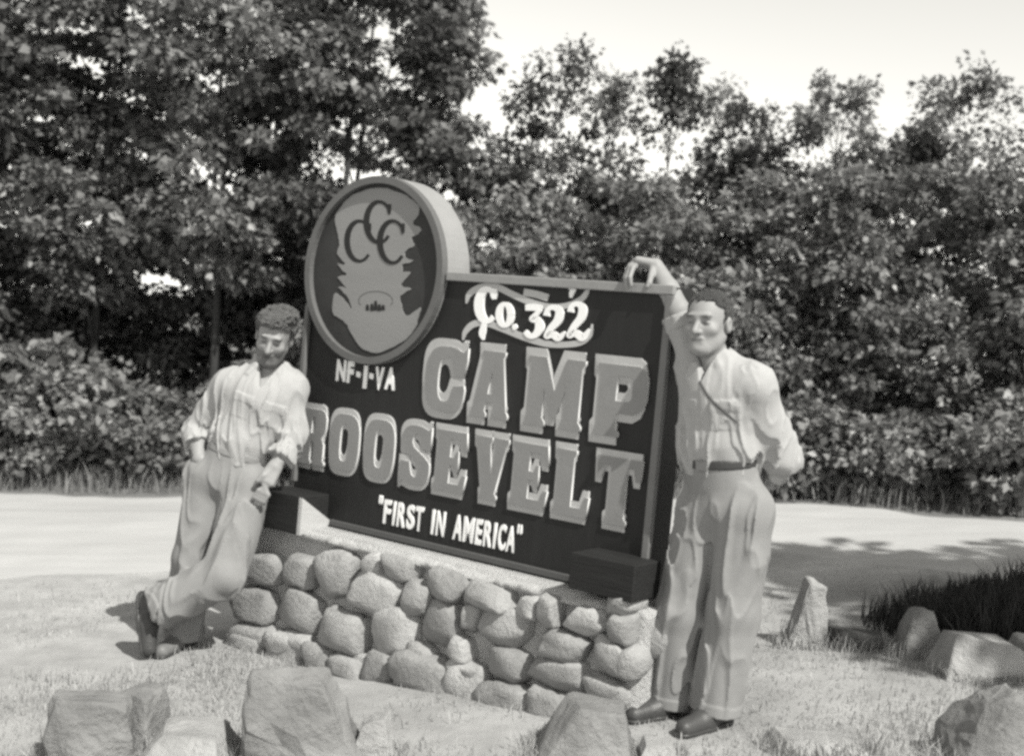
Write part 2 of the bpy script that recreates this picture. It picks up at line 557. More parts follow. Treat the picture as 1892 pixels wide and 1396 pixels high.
for i, (px, py, Y, rx, lo, nc, lb) in enumerate(sap):
    top = P(px, py, Y)
    b = gbase(top[0], Y)
    make_tree('young_tree', b, top[2] - b[2], (rx * 1.55, rx * 1.4), lo - 0.6, int(nc * 1.9), 66, 0.07, M['leaf_dark'] if i % 2 else M['leaf'], M['bark'], lb, 'tree', GS, 300 + i * 5, 0.03, crad=(0.10, 0.27), flat=0.9, lean=(0.12 * ((i * 37) % 5 - 2) / 2, 0))

GB = 'bushes along the far side of the road'
bush = [  # x, y, height, r, clumps, leaf, label
    (-5.6, 12.75, 1.5, 0.75, 60, 'leaf_pale', 'pale leafy bush at the left border beside the road'),
    (-4.5, 12.6, 1.25, 0.6, 46, 'leaf_pale', 'low pale bush left of the leaning man'),
    (-3.7, 12.55, 0.95, 0.5, 34, 'leaf', 'small bush nearest the road left of the leaning man'),
    (-2.9, 12.7, 1.0, 0.55, 34, 'leaf', 'bush right behind the leaning man'),
    (-2.0, 12.5, 1.7, 0.7, 56, 'leaf', 'bush hidden largely by the left end of the sign'),
    (-0.9, 12.5, 2.1, 0.8, 80, 'leaf', 'tall bush showing above the sign beside the round emblem'),
    (0.2, 12.6, 2.2, 0.8, 80, 'leaf_pale', 'tall pale bush above the middle of the sign'),
    (1.2, 12.3, 2.3, 0.85, 84, 'leaf', 'tall bush above the raised hand'),
    (2.15, 12.2, 2.3, 0.8, 80, 'leaf_pale', 'tall bush behind the right man and his shoulder'),
    (3.1, 11.9, 2.3, 0.85, 84, 'leaf', 'tall bush right of the right man'),
    (4.05, 11.5, 2.35, 0.9, 88, 'leaf', 'tall bush under the two pronged tree'),
    (4.95, 11.0, 2.3, 0.85, 84, 'leaf_pale', 'tall bush at the right border above the dark grass'),
    (2.75, 11.35, 0.9, 0.45, 30, 'leaf_pale', 'small bush by the right man at the road edge'),
    (3.45, 11.0, 0.7, 0.4, 26, 'leaf_pale', 'lowest bush at the bend of the road'),
    (4.3, 10.45, 0.9, 0.45, 30, 'leaf_pale', 'small bush at the right border at the road edge'),
    (-0.4, 14.8, 2.7, 1.0, 80, 'leaf', 'loose thicket in the sky gap right of the tall trees'),
    (1.1, 14.6, 2.55, 1.0, 80, 'leaf', 'loose thicket under the tallest slender tree'),
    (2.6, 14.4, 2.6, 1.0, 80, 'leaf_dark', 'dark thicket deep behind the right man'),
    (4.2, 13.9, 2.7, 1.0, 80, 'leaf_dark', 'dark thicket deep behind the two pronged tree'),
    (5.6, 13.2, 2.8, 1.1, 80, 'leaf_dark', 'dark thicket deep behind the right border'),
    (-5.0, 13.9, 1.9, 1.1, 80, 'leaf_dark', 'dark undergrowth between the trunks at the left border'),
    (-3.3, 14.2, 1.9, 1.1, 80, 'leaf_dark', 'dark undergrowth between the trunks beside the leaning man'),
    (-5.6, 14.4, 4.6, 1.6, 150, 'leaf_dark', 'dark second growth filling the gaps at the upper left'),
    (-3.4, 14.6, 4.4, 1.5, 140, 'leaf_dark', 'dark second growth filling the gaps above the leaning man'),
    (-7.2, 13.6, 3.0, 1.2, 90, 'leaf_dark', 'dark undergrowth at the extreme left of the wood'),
]
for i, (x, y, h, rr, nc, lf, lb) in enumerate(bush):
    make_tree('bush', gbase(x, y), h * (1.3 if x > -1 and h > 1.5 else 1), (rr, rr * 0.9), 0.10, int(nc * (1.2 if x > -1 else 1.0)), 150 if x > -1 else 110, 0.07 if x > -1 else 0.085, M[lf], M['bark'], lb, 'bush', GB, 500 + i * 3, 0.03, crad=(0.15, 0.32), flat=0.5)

make_tree('shade_tree', gbase(5.7, 3.15), 7.0, (1.6, 1.5), 2.4, 150, 90, 0.14, M['leaf'], M['bark'], 'leafy roadside tree outside the picture whose shade falls on the right bank', 'tree', None, 900, 0.1, crad=(0.25, 0.5))

# ------------------------------------------------------------------ the sign
# local frame of the sign: x along the board, y to the back, z up, origin at the lower left front corner
def sign_root(name):
    o = bpy.data.objects.new(name, None)
    COL.objects.link(o)
    o.empty_display_size = 0.2
    o.location = (S0[0], S0[1], SZ)
    o.rotation_euler = (0, 0, -ANG)
    return o


sign = sign_root('camp_sign')
sign['label'] = 'dark painted camp sign with round emblem and raised block letters on the stone base'
sign['category'] = 'sign'


def crom(pts, n=10):
    p = np.asarray(pts, float)
    q = np.vstack([2 * p[0] - p[1], p, 2 * p[-1] - p[-2]])
    out = []
    for i in range(1, len(q) - 2):
        for t in np.linspace(0, 1, n, endpoint=False):
            out.append(0.5 * (2 * q[i] + (q[i + 1] - q[i - 1]) * t + (2 * q[i - 1] - 5 * q[i] + 4 * q[i + 1] - q[i + 2]) * t ** 2 + (3 * q[i] - q[i - 1] - 3 * q[i + 1] + q[i + 2]) * t ** 3))
    out.append(q[-2])
    return np.array(out)


def fill_mesh(loops, off0, off1, mats, tf=None):
    """Flat shape with holes in (u, v), raised from off0 to off1 in front of the board; sides take the last material."""
    cu = bpy.data.curves.new('shape', 'CURVE')
    cu.dimensions = '2D'
    cu.fill_mode = 'BOTH'
    cu.extrude = (off1 - off0) / 2
    for lp in loops:
        sp = cu.splines.new('POLY')
        sp.points.add(len(lp) - 1)
        for i, p in enumerate(lp):
            sp.points[i].co = (p[0], p[1], 0, 1)
        sp.use_cyclic_u = True
    ob = bpy.data.objects.new('shape', cu)
    COL.objects.link(ob)
    dg = bpy.context.evaluated_depsgraph_get()
    me = bpy.data.meshes.new_from_object(ob.evaluated_get(dg))
    bpy.data.objects.remove(ob)
    bpy.data.curves.remove(cu)
    return finish_flat(me, off0, off1, mats)


def finish_flat(me, off0, off1, mats):
    n = len(me.vertices)
    co = np.empty(n * 3, np.float32)
    me.vertices.foreach_get('co', co)
    co = co.reshape(-1, 3)
    out = np.stack([co[:, 0], -(co[:, 2] + (off0 + off1) / 2), co[:, 1]], -1)
    me.vertices.foreach_set('co', out.ravel())
    me.materials.clear()
    for m in mats:
        me.materials.append(m)
    me.update()
    if len(mats) > 1:
        for p in me.polygons:
            p.material_index = 0 if abs(p.normal.y) > 0.7 else 1
    return me


def join_meshes(ms, name):
    bm = bmesh.new()
    for m in ms:
        bm.from_mesh(m)
    me = bpy.data.meshes.new(name)
    bm.to_mesh(me)
    bm.free()
    for m in ms[0].materials:
        me.materials.append(m)
    return me


def SE(cx, cy, rx, ry, p, a0, a1, n=26):
    a = np.radians(np.linspace(a0, a1, n))
    return [(cx + rx * np.sign(math.cos(t)) * abs(math.cos(t)) ** (2 / p), cy + ry * np.sign(math.sin(t)) * abs(math.sin(t)) ** (2 / p)) for t in a]


GLYPH = {
    'O': [SE(.5, .5, .5, .5, 3.2, 0, 354, 44), SE(.5, .5, .16, .33, 3, 0, 350, 30)],
    'C': [SE(.5, .5, .5, .5, 3, 58, 335, 40) + [(.985, .36), (.96, .43), (.70, .40)] + SE(.5, .5, .19, .34, 2.6, 330, 30, 30) + [(.72, .57), (.94, .55), (1.0, .80), (1.0, 1.0), (.90, .93)]],
    'A': [[(0, 0), (.42, 0), (.42, .06), (.37, .10), (.40, .24), (.62, .24), (.64, .10), (.58, .06), (.58, 0), (1, 0), (1, .07), (.95, .12), (.78, .90), (.82, .95), (.82, 1), (.22, 1), (.22, .95), (.27, .9), (.06, .12), (0, .07)], [(.43, .36), (.58, .36), (.51, .70)]],
    'M': [[(0, 0), (.36, 0), (.36, .06), (.31, .12), (.31, .55), (.45, .14), (.55, .14), (.69, .55), (.69, .12), (.64, .06), (.64, 0), (1, 0), (1, .06), (.95, .12), (.95, .88), (1, .94), (1, 1), (.68, 1), (.50, .52), (.32, 1), (0, 1), (0, .94), (.05, .88), (.05, .12), (0, .06)]],
    'P': [[(0, 0), (.5, 0), (.5, .06), (.43, .11), (.43, .33), (.78, .33), (.93, .41), (1, .54), (1, .82), (.95, .94), (.84, 1), (0, 1), (0, .94), (.06, .88), (.06, .12), (0, .06)], [(.40, .50), (.66, .50), (.71, .55), (.71, .80), (.66, .85), (.40, .85)]],
    'R': [[(0, 0), (.48, 0), (.48, .05), (.43, .1), (.43, .42), (.53, .42), (.57, .36), (.57, .06), (.62, .0), (1, 0), (1, .06), (.94, .1), (.94, .38), (.85, .49), (.95, .58), (.99, .68), (.99, .85), (.93, .96), (.8, 1), (0, 1), (0, .94), (.06, .88), (.06, .12), (0, .06)], [(.43, .57), (.55, .57), (.58, .62), (.58, .80), (.55, .86), (.43, .86)]],
    'S': [[(.97, 1.0), (.88, .94)] + SE(.48, .72, .46, .28, 2.6, 65, 200, 24) + [(.22, .53), (.56, .38), (.63, .28), (.62, .19), (.53, .13), (.42, .16), (.36, .26), (.33, .38), (.03, .38), (.03, 0), (.12, .06)] + SE(.52, .28, .46, .28, 2.6, 245, 380, 24) + [(.80, .49), (.44, .63), (.37, .72), (.39, .81), (.49, .87), (.60, .83), (.66, .73), (.68, .62), (.97, .62)]],
    'E': [[(0, 0), (.93, 0), (1, .30), (.88, .30), (.80, .14), (.47, .14), (.47, .44), (.60, .44), (.66, .34), (.73, .34), (.73, .68), (.66, .68), (.60, .57), (.47, .57), (.47, .87), (.76, .87), (.85, .70), (.98, .70), (.93, 1), (0, 1), (0, .94), (.07, .88), (.07, .12), (0, .06)]],
    'V': [[(.24, 0), (.74, 0), (.74, .06), (.68, .11), (.93, .88), (1, .93), (1, 1), (.56, 1), (.56, .94), (.63, .88), (.54, .42), (.45, .88), (.50, .94), (.50, 1), (0, 1), (0, .93), (.07, .88), (.30, .11), (.24, .06)]],
    'L': [[(0, 0), (.95, 0), (1, .32), (.88, .32), (.80, .14), (.5, .14), (.5, .88), (.56, .94), (.56, 1), (0, 1), (0, .94), (.07, .88), (.07, .12), (0, .06)]],
    'T': [[(.26, 0), (.74, 0), (.74, .06), (.68, .11), (.68, .86), (.82, .86), (.88, .68), (.98, .68), (1, 1), (0, 1), (.02, .68), (.12, .68), (.18, .86), (.32, .86), (.32, .11), (.26, .06)]],
}


def block_letter(ch, u0, u1, v0, v1, L, Rr, T, B):
    u0, u1 = u0 - 0.02 * (u1 - u0), u1 + 0.03 * (u1 - u0)
    a0, a1, b0, b1 = u0 + L, u1 - Rr, v0 + B, v1 - T
    lps = [[(a0 + x * (a1 - a0), b0 + y * (b1 - b0)) for x, y in lp] for lp in GLYPH[ch]]
    lay = []
    shifts = [(dx, dy) for dy in np.linspace(-B, T, 8) for dx in (-L, -L * 0.4)]
    for i, (dx, dy) in enumerate(shifts):
        lay.append(fill_mesh([[(x + dx, y + dy) for x, y in lp] for lp in lps], 0.0, 0.004 + 0.0004 * i, [M['outline']]))
    o = link('letter', join_meshes(lay, 'letter'), sign)
    link('letter_face', fill_mesh(lps, 0.002, 0.0145, [M['letter'], M['edge_white']]), o)
    return o


# board slab: dark front; drum-thick back with pale painted edge
TH = 0.15
bm_v, bm_f = box_vp(0.0, SW, 0.0, TH, 0.0, SH)
me = mesh_np('board', bm_v, bm_f, False, [M['board'], M['drum']])
for p in me.polygons:
    p.material_index = 0 if p.center.y < 0.001 or p.center.x > SW - 0.01 else 1  # right end coloured dark to stand for the man's shade
link('board', me, sign)
fw = 0.04
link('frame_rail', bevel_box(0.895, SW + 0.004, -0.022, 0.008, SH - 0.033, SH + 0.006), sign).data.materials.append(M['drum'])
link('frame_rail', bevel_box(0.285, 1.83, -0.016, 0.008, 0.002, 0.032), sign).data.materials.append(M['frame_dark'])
link('frame_rail', bevel_box(SW - 0.028, SW + 0.0045, -0.0225, 0.0085, 0.002, SH - 0.035), sign).data.materials.append(M['frame'])
link('frame_rail', bevel_box(-0.0045, fw * 0.55, -0.0225, 0.0085, 0.18, SH - 0.2), sign).data.materials.append(M['frame'])

# round emblem
EC, ER = (0.4385, 1.256), 0.448


def ring_mesh(r0, r1, y0, y1, m, n=72):
    V, Fc = [], []
    for k in range(n):
        a = 2 * math.pi * k / n
        for rr, yy in ((r0, y0), (r1, y0), (r1, y1), (r0, y1)):
            V.append((EC[0] + rr * math.cos(a), yy, EC[1] + rr * math.sin(a)))
    for k in range(n):
        b, c = k * 4, ((k + 1) % n) * 4
        for i in range(4):
            j = (i + 1) % 4
            Fc.append((b + i, c + i, c + j, b + j))
    me = mesh_np('ring', V, Fc, False, [m])
    bm = bmesh.new()
    bm.from_mesh(me)
    bmesh.ops.recalc_face_normals(bm, faces=bm.faces)
    bm.to_mesh(me)
    bm.free()
    return me


def circle(r, n=72):
    return [(EC[0] + r * math.cos(2 * math.pi * k / n), EC[1] + r * math.sin(2 * math.pi * k / n)) for k in range(n)]


emblem = link('emblem', fill_mesh([circle(ER - 0.004)], -TH - 0.003, 0.012, [M['pine'], M['drum']]), sign, label='round emblem disc with three linked letters between dark pines')
link('rim', ring_mesh(ER - 0.034, ER, -0.040, -0.004, M['rim']), emblem)
link('edge_band', ring_mesh(ER - 0.01, ER + 0.002, -0.004, TH + 0.004, M['drum']), emblem)
z8 = lambda X, Y: uv(560 + X / 3.578, 310 + Y / 3.578)
z1 = lambda X, Y: uv(520 + X / 2.5227, 310 + Y / 2.5227)
z2 = lambda X, Y: uv(520 + X / 2.5227, 700 + Y / 2.5227)
fieldp = [(225, 310), (300, 215), (400, 160), (520, 135), (640, 160), (730, 210), (785, 265), (770, 320), (745, 370), (800, 410), (760, 450), (730, 470), (745, 520), (690, 550), (690, 600), (740, 620), (672, 640), (675, 690), (720, 690), (690, 740), (665, 780), (725, 800), (660, 850), (665, 900), (680, 960), (720, 970), (785, 925), (775, 1000), (740, 1080), (680, 1140), (600, 1190), (510, 1220), (440, 1210), (380, 1170), (340, 1110), (300, 1030), (250, 990), (208, 960), (222, 830), (280, 870), (335, 935), (310, 860), (250, 790), (305, 795), (243, 730), (300, 705), (240, 640), (290, 640), (245, 570), (255, 480), (235, 400)]
link('painted_sky', fill_mesh([[tuple(z8(*p)) for p in crom(fieldp + fieldp[:1], 5)[:-1] + 5 * np.stack([noise(np.stack([np.arange(400) * 0.7, np.zeros(400), np.zeros(400)], -1), 2), noise(np.stack([np.arange(400) * 0.7, np.zeros(400), np.zeros(400)], -1), 4)], -1)[:len(fieldp) * 5]]], 0.008, 0.0155, [M['field']]), emblem)


def ribbon(pts, conv, o0, o1, m, n=10):
    """pts: (x, y, width) centre line of a brush stroke, mapped to the board by conv."""
    c = crom(pts, n)
    d = np.gradient(c[:, :2], axis=0)
    d /= np.linalg.norm(d, axis=1)[:, None] + 1e-9
    nn = np.stack([-d[:, 1], d[:, 0]], -1) * c[:, 2:3] / 2
    a = np.array([conv(*p) for p in c[:, :2] + nn])
    b = np.array([conv(*p) for p in c[:, :2] - nn])
    k = len(c)
    V = np.concatenate([np.stack([x[:, 0], np.full(k, -o), x[:, 1]], -1) for x, o in ((a, o1), (b, o1), (a, o0), (b, o0))])
    Fc = []
    for i in range(k - 1):
        Fc += [(i, i + 1, k + i + 1, k + i), (2 * k + i, 2 * k + i + 1, i + 1, i), (k + i, k + i + 1, 3 * k + i + 1, 3 * k + i)]
    Fc += [(0, k, 3 * k, 2 * k), (k - 1, 3 * k - 1, 4 * k - 1, 2 * k - 1)]
    me = mesh_np('stroke', V, Fc, False, [m])
    bm = bmesh.new()
    bm.from_mesh(me)
    bmesh.ops.recalc_face_normals(bm, faces=bm.faces)
    bm.to_mesh(me)
    bm.free()
    return me


def big_c(cx, cy, rx, ry, w0, w1, conv, o0, o1, m, a0=38, a1=318, serif=60):
    pts = []
    for a in np.linspace(a0, a1, 15):
        t = math.radians(a)
        w = w1 + (w0 - w1) * max(0, -math.cos(t)) ** 0.8
        pts.append((cx + rx * math.cos(t), cy - ry * math.sin(t), w))
    ms = [ribbon(pts, conv, o0, o1, m, 4)]
    x, y = pts[0][0], pts[0][1]
    ms.append(ribbon([(x + 4, y - serif * 0.6, w1 * 0.9), (x, y, w1 * 1.3), (x + 2, y + serif * 0.5, w1 * 0.7)], conv, o0, o1 + 0.0004, m, 4))
    return join_meshes(ms, 'letter')


link('letter', big_c(388, 487, 82, 132, 38, 20, z8, 0.012, 0.0165, M['board']), emblem)
link('letter', big_c(518, 362, 84, 134, 38, 20, z8, 0.012, 0.0172, M['board']), emblem)
link('letter', big_c(608, 492, 84, 138, 38, 20, z8, 0.012, 0.0179, M['board']), emblem)
hill = [(495 + 112 * math.cos(t), 880 - 62 * math.sin(t), 7) for t in np.linspace(-0.5, math.pi + 0.5, 18)]
link('painted_hill', ribbon(hill, z8, 0.012, 0.0162, M['rim'], 3), emblem)
for k, (x, y0, y1) in enumerate([(440, 905, 945), (470, 900, 948), (495, 880, 945), (520, 903, 948), (545, 908, 942)]):
    link('painted_cabin', ribbon([(x, y0, 14), (x, (y0 + y1) / 2, 22), (x, y1, 22)], z8, 0.012, 0.0164 + k * 0.0002, M['board'], 3), emblem)

# the two rows of block letters
for ch, u0, u1 in (('C', .803, 1.058), ('A', 1.080, 1.307), ('M', 1.383, 1.691), ('P', 1.740, 2.000)):
    block_letter(ch, u0, u1, .602, .969, .024, .006, .036, .034)
for ch, u0, u1 in (('R', .020, .208), ('O', .232, .435), ('O', .466, .665), ('S', .696, .893), ('E', .909, 1.107), ('V', 1.140, 1.332), ('E', 1.350, 1.556), ('L', 1.580, 1.770), ('T', 1.787, 2.012)):
    block_letter(ch, u0, u1, .253, .583, .014, .005, .028, .026)

# company number and its scroll
wm = M['white']
link('scroll', ribbon([(864, 632, 6), (880, 588, 26), (930, 558, 30), (1000, 553, 30), (1080, 590, 30), (1170, 628, 30), (1260, 648, 28), (1340, 640, 26), (1400, 612, 26), (1428, 575, 20), (1436, 540, 5)], z1, 0.0, 0.006, M['banner']), sign)
link('scroll', ribbon([(848, 803, 6), (862, 762, 24), (900, 728, 30), (960, 724, 30), (1040, 752, 30), (1130, 788, 30), (1230, 818, 30), (1320, 824, 28), (1400, 812, 28), (1442, 775, 22), (1450, 728, 5)], z1, 0.0, 0.006, M['banner']), sign)
link('scroll', ribbon([(1133, 580, 34), (1190, 590, 34), (1246, 606, 34)], z1, 0.0, 0.0068, M['banner']), sign)
link('scroll', ribbon([(1343, 566, 12), (1352, 552, 22), (1364, 562, 24), (1356, 584, 22), (1352, 606, 12)], z1, 0.0, 0.0068, M['white']), sign)
link('letter', join_meshes([big_c(965, 640, 40, 74, 44, 24, z1, 0.0, 0.009, wm, 42, 312, 44), ribbon([(955, 712, 20), (946, 745, 27), (940, 775, 27), (945, 802, 6)], z1, 0.0, 0.0096, wm)], 'letter'), sign)
link('letter', ribbon([(1046 + 27 * math.cos(t), 685 - 50 * math.sin(t), 18 + 14 * abs(math.cos(t))) for t in np.linspace(0.0, 2 * math.pi, 22)], z1, 0.0, 0.009, wm, 3), sign)
link('full_stop', ribbon([(1090, 728, 12), (1091, 742, 24), (1090, 756, 10)], z1, 0.0, 0.009, wm), sign)
link('numeral', join_meshes([ribbon([(1142, 652, 27), (1180, 650, 32), (1220, 656, 27)], z1, 0.0, 0.009, wm), ribbon([(1212, 660, 20), (1190, 685, 22), (1172, 705, 24), (1200, 712, 34), (1208, 745, 41), (1188, 778, 29), (1160, 782, 24), (1140, 762, 20)], z1, 0.0, 0.0094, wm)], 'numeral'), sign)
link('numeral', ribbon([(1240, 690, 32), (1246, 662, 22), (1272, 650, 24), (1300, 668, 37), (1292, 712, 37), (1258, 750, 29), (1240, 785, 24), (1268, 776, 32), (1296, 792, 32), (1326, 765, 10)], z1, 0.0, 0.009, wm), sign)
link('numeral', ribbon([(1352, 672, 32), (1358, 645, 22), (1384, 634, 24), (1408, 654, 37), (1400, 700, 37), (1366, 742, 29), (1345, 782, 24), (1374, 770, 32), (1410, 790, 34), (1440, 752, 10)], z1, 0.0, 0.009, wm), sign)


def glyph(ch, u0, u1, v0, v1, m, name='letter', o1=0.006, bold=0.02):
    cu = bpy.data.curves.new('text', 'FONT')
    cu.body = ch
    cu.offset = bold
    cu.extrude = 0.01
    ob = bpy.data.objects.new('text', cu)
    COL.objects.link(ob)
    dg = bpy.context.evaluated_depsgraph_get()
    me = bpy.data.meshes.new_from_object(ob.evaluated_get(dg))
    bpy.data.objects.remove(ob)
    bpy.data.curves.remove(cu)
    co = np.array([v.co[:] for v in me.vertices])
    lo, hi = co.min(0), co.max(0)
    co[:, 0] = u0 + (co[:, 0] - lo[0]) / (hi[0] - lo[0]) * (u1 - u0)
    co[:, 1] = v0 + (co[:, 1] - lo[1]) / (hi[1] - lo[1]) * (v1 - v0)
    co[:, 2] = (co[:, 2] - lo[2]) / (hi[2] - lo[2]) * o1 - o1 / 2
    me.vertices.foreach_set('co', co.astype(np.float32).ravel())
    return link(name, finish_flat(me, 0.0, o1, [m]), sign)


# "FIRST IN AMERICA" : letter left edges measured on the photograph (u), all on one base line
fl = [('F', .648, .695), ('I', .712, .726), ('R', .742, .795), ('S', .806, .856), ('T', .864, .914),
      ('I', .972, .988), ('N', 1.003, 1.056),
      ('A', 1.112, 1.168), ('M', 1.176, 1.240), ('E', 1.252, 1.290), ('R', 1.302, 1.350), ('I', 1.362, 1.376), ('C', 1.390, 1.434), ('A', 1.440, 1.490)]
sc = (1.405 - .626) / (1.490 - .648)
for ch, a, b in fl:
    glyph(ch, .626 + (a - .648) * sc, .626 + (b - .648) * sc, .070, .184, wm, bold=0.03)
for a in (.590, .604):
    link('quotation_mark', fill_mesh([[(a, .165), (a + .004, .155), (a + .011, .162), (a + .009, .178), (a + .006, .198), (a + .001, .198)]], 0, 0.006, [wm]), sign)
for a in (1.413, 1.428):
    link('quotation_mark', fill_mesh([[(a, .165), (a + .004, .155), (a + .011, .162), (a + .009, .178), (a + .006, .198), (a + .001, .198)]], 0, 0.006, [wm]), sign)
# "NF-1-VA"
for ch, a, b, c, d in (('N', .236, .300, .708, .815), ('F', .310, .352, .706, .812), ('1', .420, .444, .690, .800), ('V', .496, .552, .692, .802), ('A', .562, .628, .700, .806)):
    glyph(ch, a, b, c, d, wm, bold=0.05)
for a in (.372, .458):
    link('hyphen', fill_mesh([[(a, .742), (a + .026, .738), (a + .026, .764), (a, .768)]], 0, 0.006, [wm]), sign)

# projecting support blocks and a pale wedge added as the sunlit part of the left one's side
for a, b, c, d in ((-.033, .258, -.035, .150), (1.832, 2.135, .026, .172)):
    link('support_block', bevel_box(a, b, -0.205, -0.001, c, d, 0.005), sign).data.materials.append(M['block'])
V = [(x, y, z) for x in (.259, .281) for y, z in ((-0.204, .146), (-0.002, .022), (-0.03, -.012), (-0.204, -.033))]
link('sunlit_wedge', mesh_np('sunlit_wedge', V, [(0, 1, 2, 3), (7, 6, 5, 4), (0, 4, 5, 1), (1, 5, 6, 2), (2, 6, 7, 3), (3, 7, 4, 0)], False, [M['sunlit_tone']]), sign)

# ------------------------------------------------------------------ stone base
base = sign_root('stone_base')
base['label'] = 'low wall of rounded field stones and pale mortar carrying the camp sign'
base['category'] = 'stone wall'


def wall_core():
    nu, nv = 60, 18
    V = []
    us = np.linspace(-0.10, SW + 0.10, nu)
    out = []
    for u in us:
        gl = float(gz(*(S0 + SD * u + SN * 0.1))) - SZ - 0.12
        for k in range(nv):
            t = k / (nv - 1)
            v = gl + (-0.012 - gl) * t
            off = 0.185 - 0.05 * t + 0.012 * float(noise(np.array([u * 14, v * 14, 3.3]), 3)) - 0.015
            x = u - (0.09 * (1 - t) if u < 0.0 else 0)
            V.append((x, -off, v))
    n1 = len(V)
    Fc = [(i * nv + k, (i + 1) * nv + k, (i + 1) * nv + k + 1, i * nv + k + 1) for i in range(nu - 1) for k in range(nv - 1)]
    for u in us:
        gl = float(gz(*(S0 + SD * u + SN * 0.1))) - SZ - 0.12
        for k in range(nv):
            t = k / (nv - 1)
            V.append((u - (0.09 * (1 - t) if u < 0.0 else 0), 0.32, gl + (-0.012 - gl) * t))
    for i in range(nu - 1):
        Fc.append((i * nv + nv - 1, (i + 1) * nv + nv - 1, n1 + (i + 1) * nv + nv - 1, n1 + i * nv + nv - 1))
        for k in range(nv - 1):
            Fc.append((n1 + i * nv + k, n1 + i * nv + k + 1, n1 + (i + 1) * nv + k + 1, n1 + (i + 1) * nv + k))
    for k in range(nv - 1):
        Fc.append((k, k + 1, n1 + k + 1, n1 + k))
        e = (nu - 1) * nv
        Fc.append((e + k, n1 + e + k, n1 + e + k + 1, e + k + 1))
    return mesh_np('mortar', V, Fc, True, [M['mortar']])


link('mortar', wall_core(), base)


def blob(rx, ry, rz, seed, p=2.8, amp=0.10, n=14, m=10, cut=True):
    """Rounded boulder: superellipsoid with lumps."""
    a = np.linspace(0, 2 * np.pi, n, endpoint=False)
    b = np.linspace(-np.pi / 2, np.pi / 2, m)
    f = lambda c: np.sign(c) * np.abs(c) ** (2 / p)
    A, B = np.meshgrid(a, b, indexing='ij')
    Vv = np.stack([f(np.cos(A)) * f(np.cos(B)), f(np.sin(A)) * f(np.cos(B)), f(np.sin(B))], -1)
    d = Vv / (np.linalg.norm(Vv, axis=-1, keepdims=True) + 1e-9)
    k = 1 + amp * (noise(d * 1.6 + seed * 3.7, seed) + 0.5 * noise(d * 3.7 + seed, seed + 1) + 0.25 * noise(d * 8 + seed, seed + 2))
    Vv = Vv * k[..., None] * np.array([rx, ry, rz])
    V = Vv.reshape(-1, 3)
    Fc = [(i * m + j, ((i + 1) % n) * m + j, ((i + 1) % n) * m + j + 1, i * m + j + 1) for i in range(n) for j in range(m - 1)]
    return V, Fc


def clean(me, smooth=True):
    bm = bmesh.new()
    bm.from_mesh(me)
    bmesh.ops.remove_doubles(bm, verts=bm.verts, dist=1e-5)
    bmesh.ops.recalc_face_normals(bm, faces=bm.faces)
    bm.to_mesh(me)
    bm.free()
    if smooth:
        me.polygons.foreach_set('use_smooth', np.ones(len(me.polygons), bool))
    return me


stones = [(175, 225, 140, 115), (335, 235, 130, 130), (485, 245, 150, 180), (628, 205, 72, 95), (745, 232, 130, 90), (925, 288, 170, 115), (1110, 332, 195, 95), (1275, 385, 80, 90), (1362, 395, 85, 115),
          (155, 368, 170, 130), (345, 397, 165, 150), (655, 330, 195, 155), (815, 345, 100, 125), (910, 432, 165, 175), (520, 478, 225, 170), (730, 475, 180, 175), (1180, 462, 225, 150), (1420, 540, 200, 110), (1620, 592, 150, 130), (1520, 440, 150, 110), (1040, 420, 70, 110),
          (1660, 470, 90, 110), (150, 505, 190, 125), (345, 532, 115, 100), (850, 582, 105, 95), (1200, 622, 170, 125), (1410, 648, 220, 125), (1010, 560, 90, 110), (1590, 720, 190, 100), (1050, 650, 100, 70), (1700, 610, 90, 120), (625, 600, 120, 60), (1650, 370, 110, 90)]
for i, (cx, cy, w, h) in enumerate(stones):
    q = lambda X, Y: uv(400 + X / 2.226, 950 + Y / 2.226, 0.18)
    c = q(cx, cy)
    ww = np.linalg.norm(q(cx + w / 2, cy + 0.16 * w / 2) - q(cx - w / 2, cy - 0.16 * w / 2)) * 0.5
    hh = abs(q(cx, cy + h / 2)[1] - q(cx, cy - h / 2)[1]) * 0.5
    V, Fc = blob(ww * 1.16, 0.095, hh * 1.15, 40 + i, 3.4, 0.20, 20, 14)
    for k in range(9):
        nv_ = rng.normal(0, 1, 3)
        nv_[1] = -abs(nv_[1]) * 1.2
        nv_ /= np.linalg.norm(nv_)
        sc_ = V @ nv_
        V -= np.outer(np.maximum(sc_ - np.quantile(sc_, 0.92), 0) * 0.85, nv_)
    sh = rng.uniform(-0.12, 0.12)
    V[:, 2] += V[:, 0] * sh
    t = (c[1] + 0.65) / 0.65
    V += np.array([c[0], -0.172 + 0.045 * np.clip(t, 0, 1) + rng.uniform(-0.012, 0.010), c[1]])
    link('stone', clean(mesh_np('stone', V, Fc, True, [M[('stone', 'stone_b', 'stone', 'stone_c')[i % 4]]])), base)
# footing row half sunk in the ground
uu = -0.16
while uu < 2.05:
    w_ = rng.uniform(0.085, 0.16)
    h_ = rng.uniform(0.06, 0.095)
    V, Fc = blob(w_, 0.09, h_, 200 + int(uu * 100), 3.8, 0.24, 18, 12)
    gl = float(gz(*(S0 + SD * (uu + w_) + SN * 0.2))) - SZ
    V += np.array([uu + w_, -0.178 + rng.uniform(-0.015, 0.012), gl + h_ * rng.uniform(0.1, 0.6)])
    link('stone', clean(mesh_np('stone', V, Fc, True, [M[('stone', 'stone_c', 'stone_b')[int(uu * 37) % 3]]])), base)
    uu += 2 * w_ * 0.97
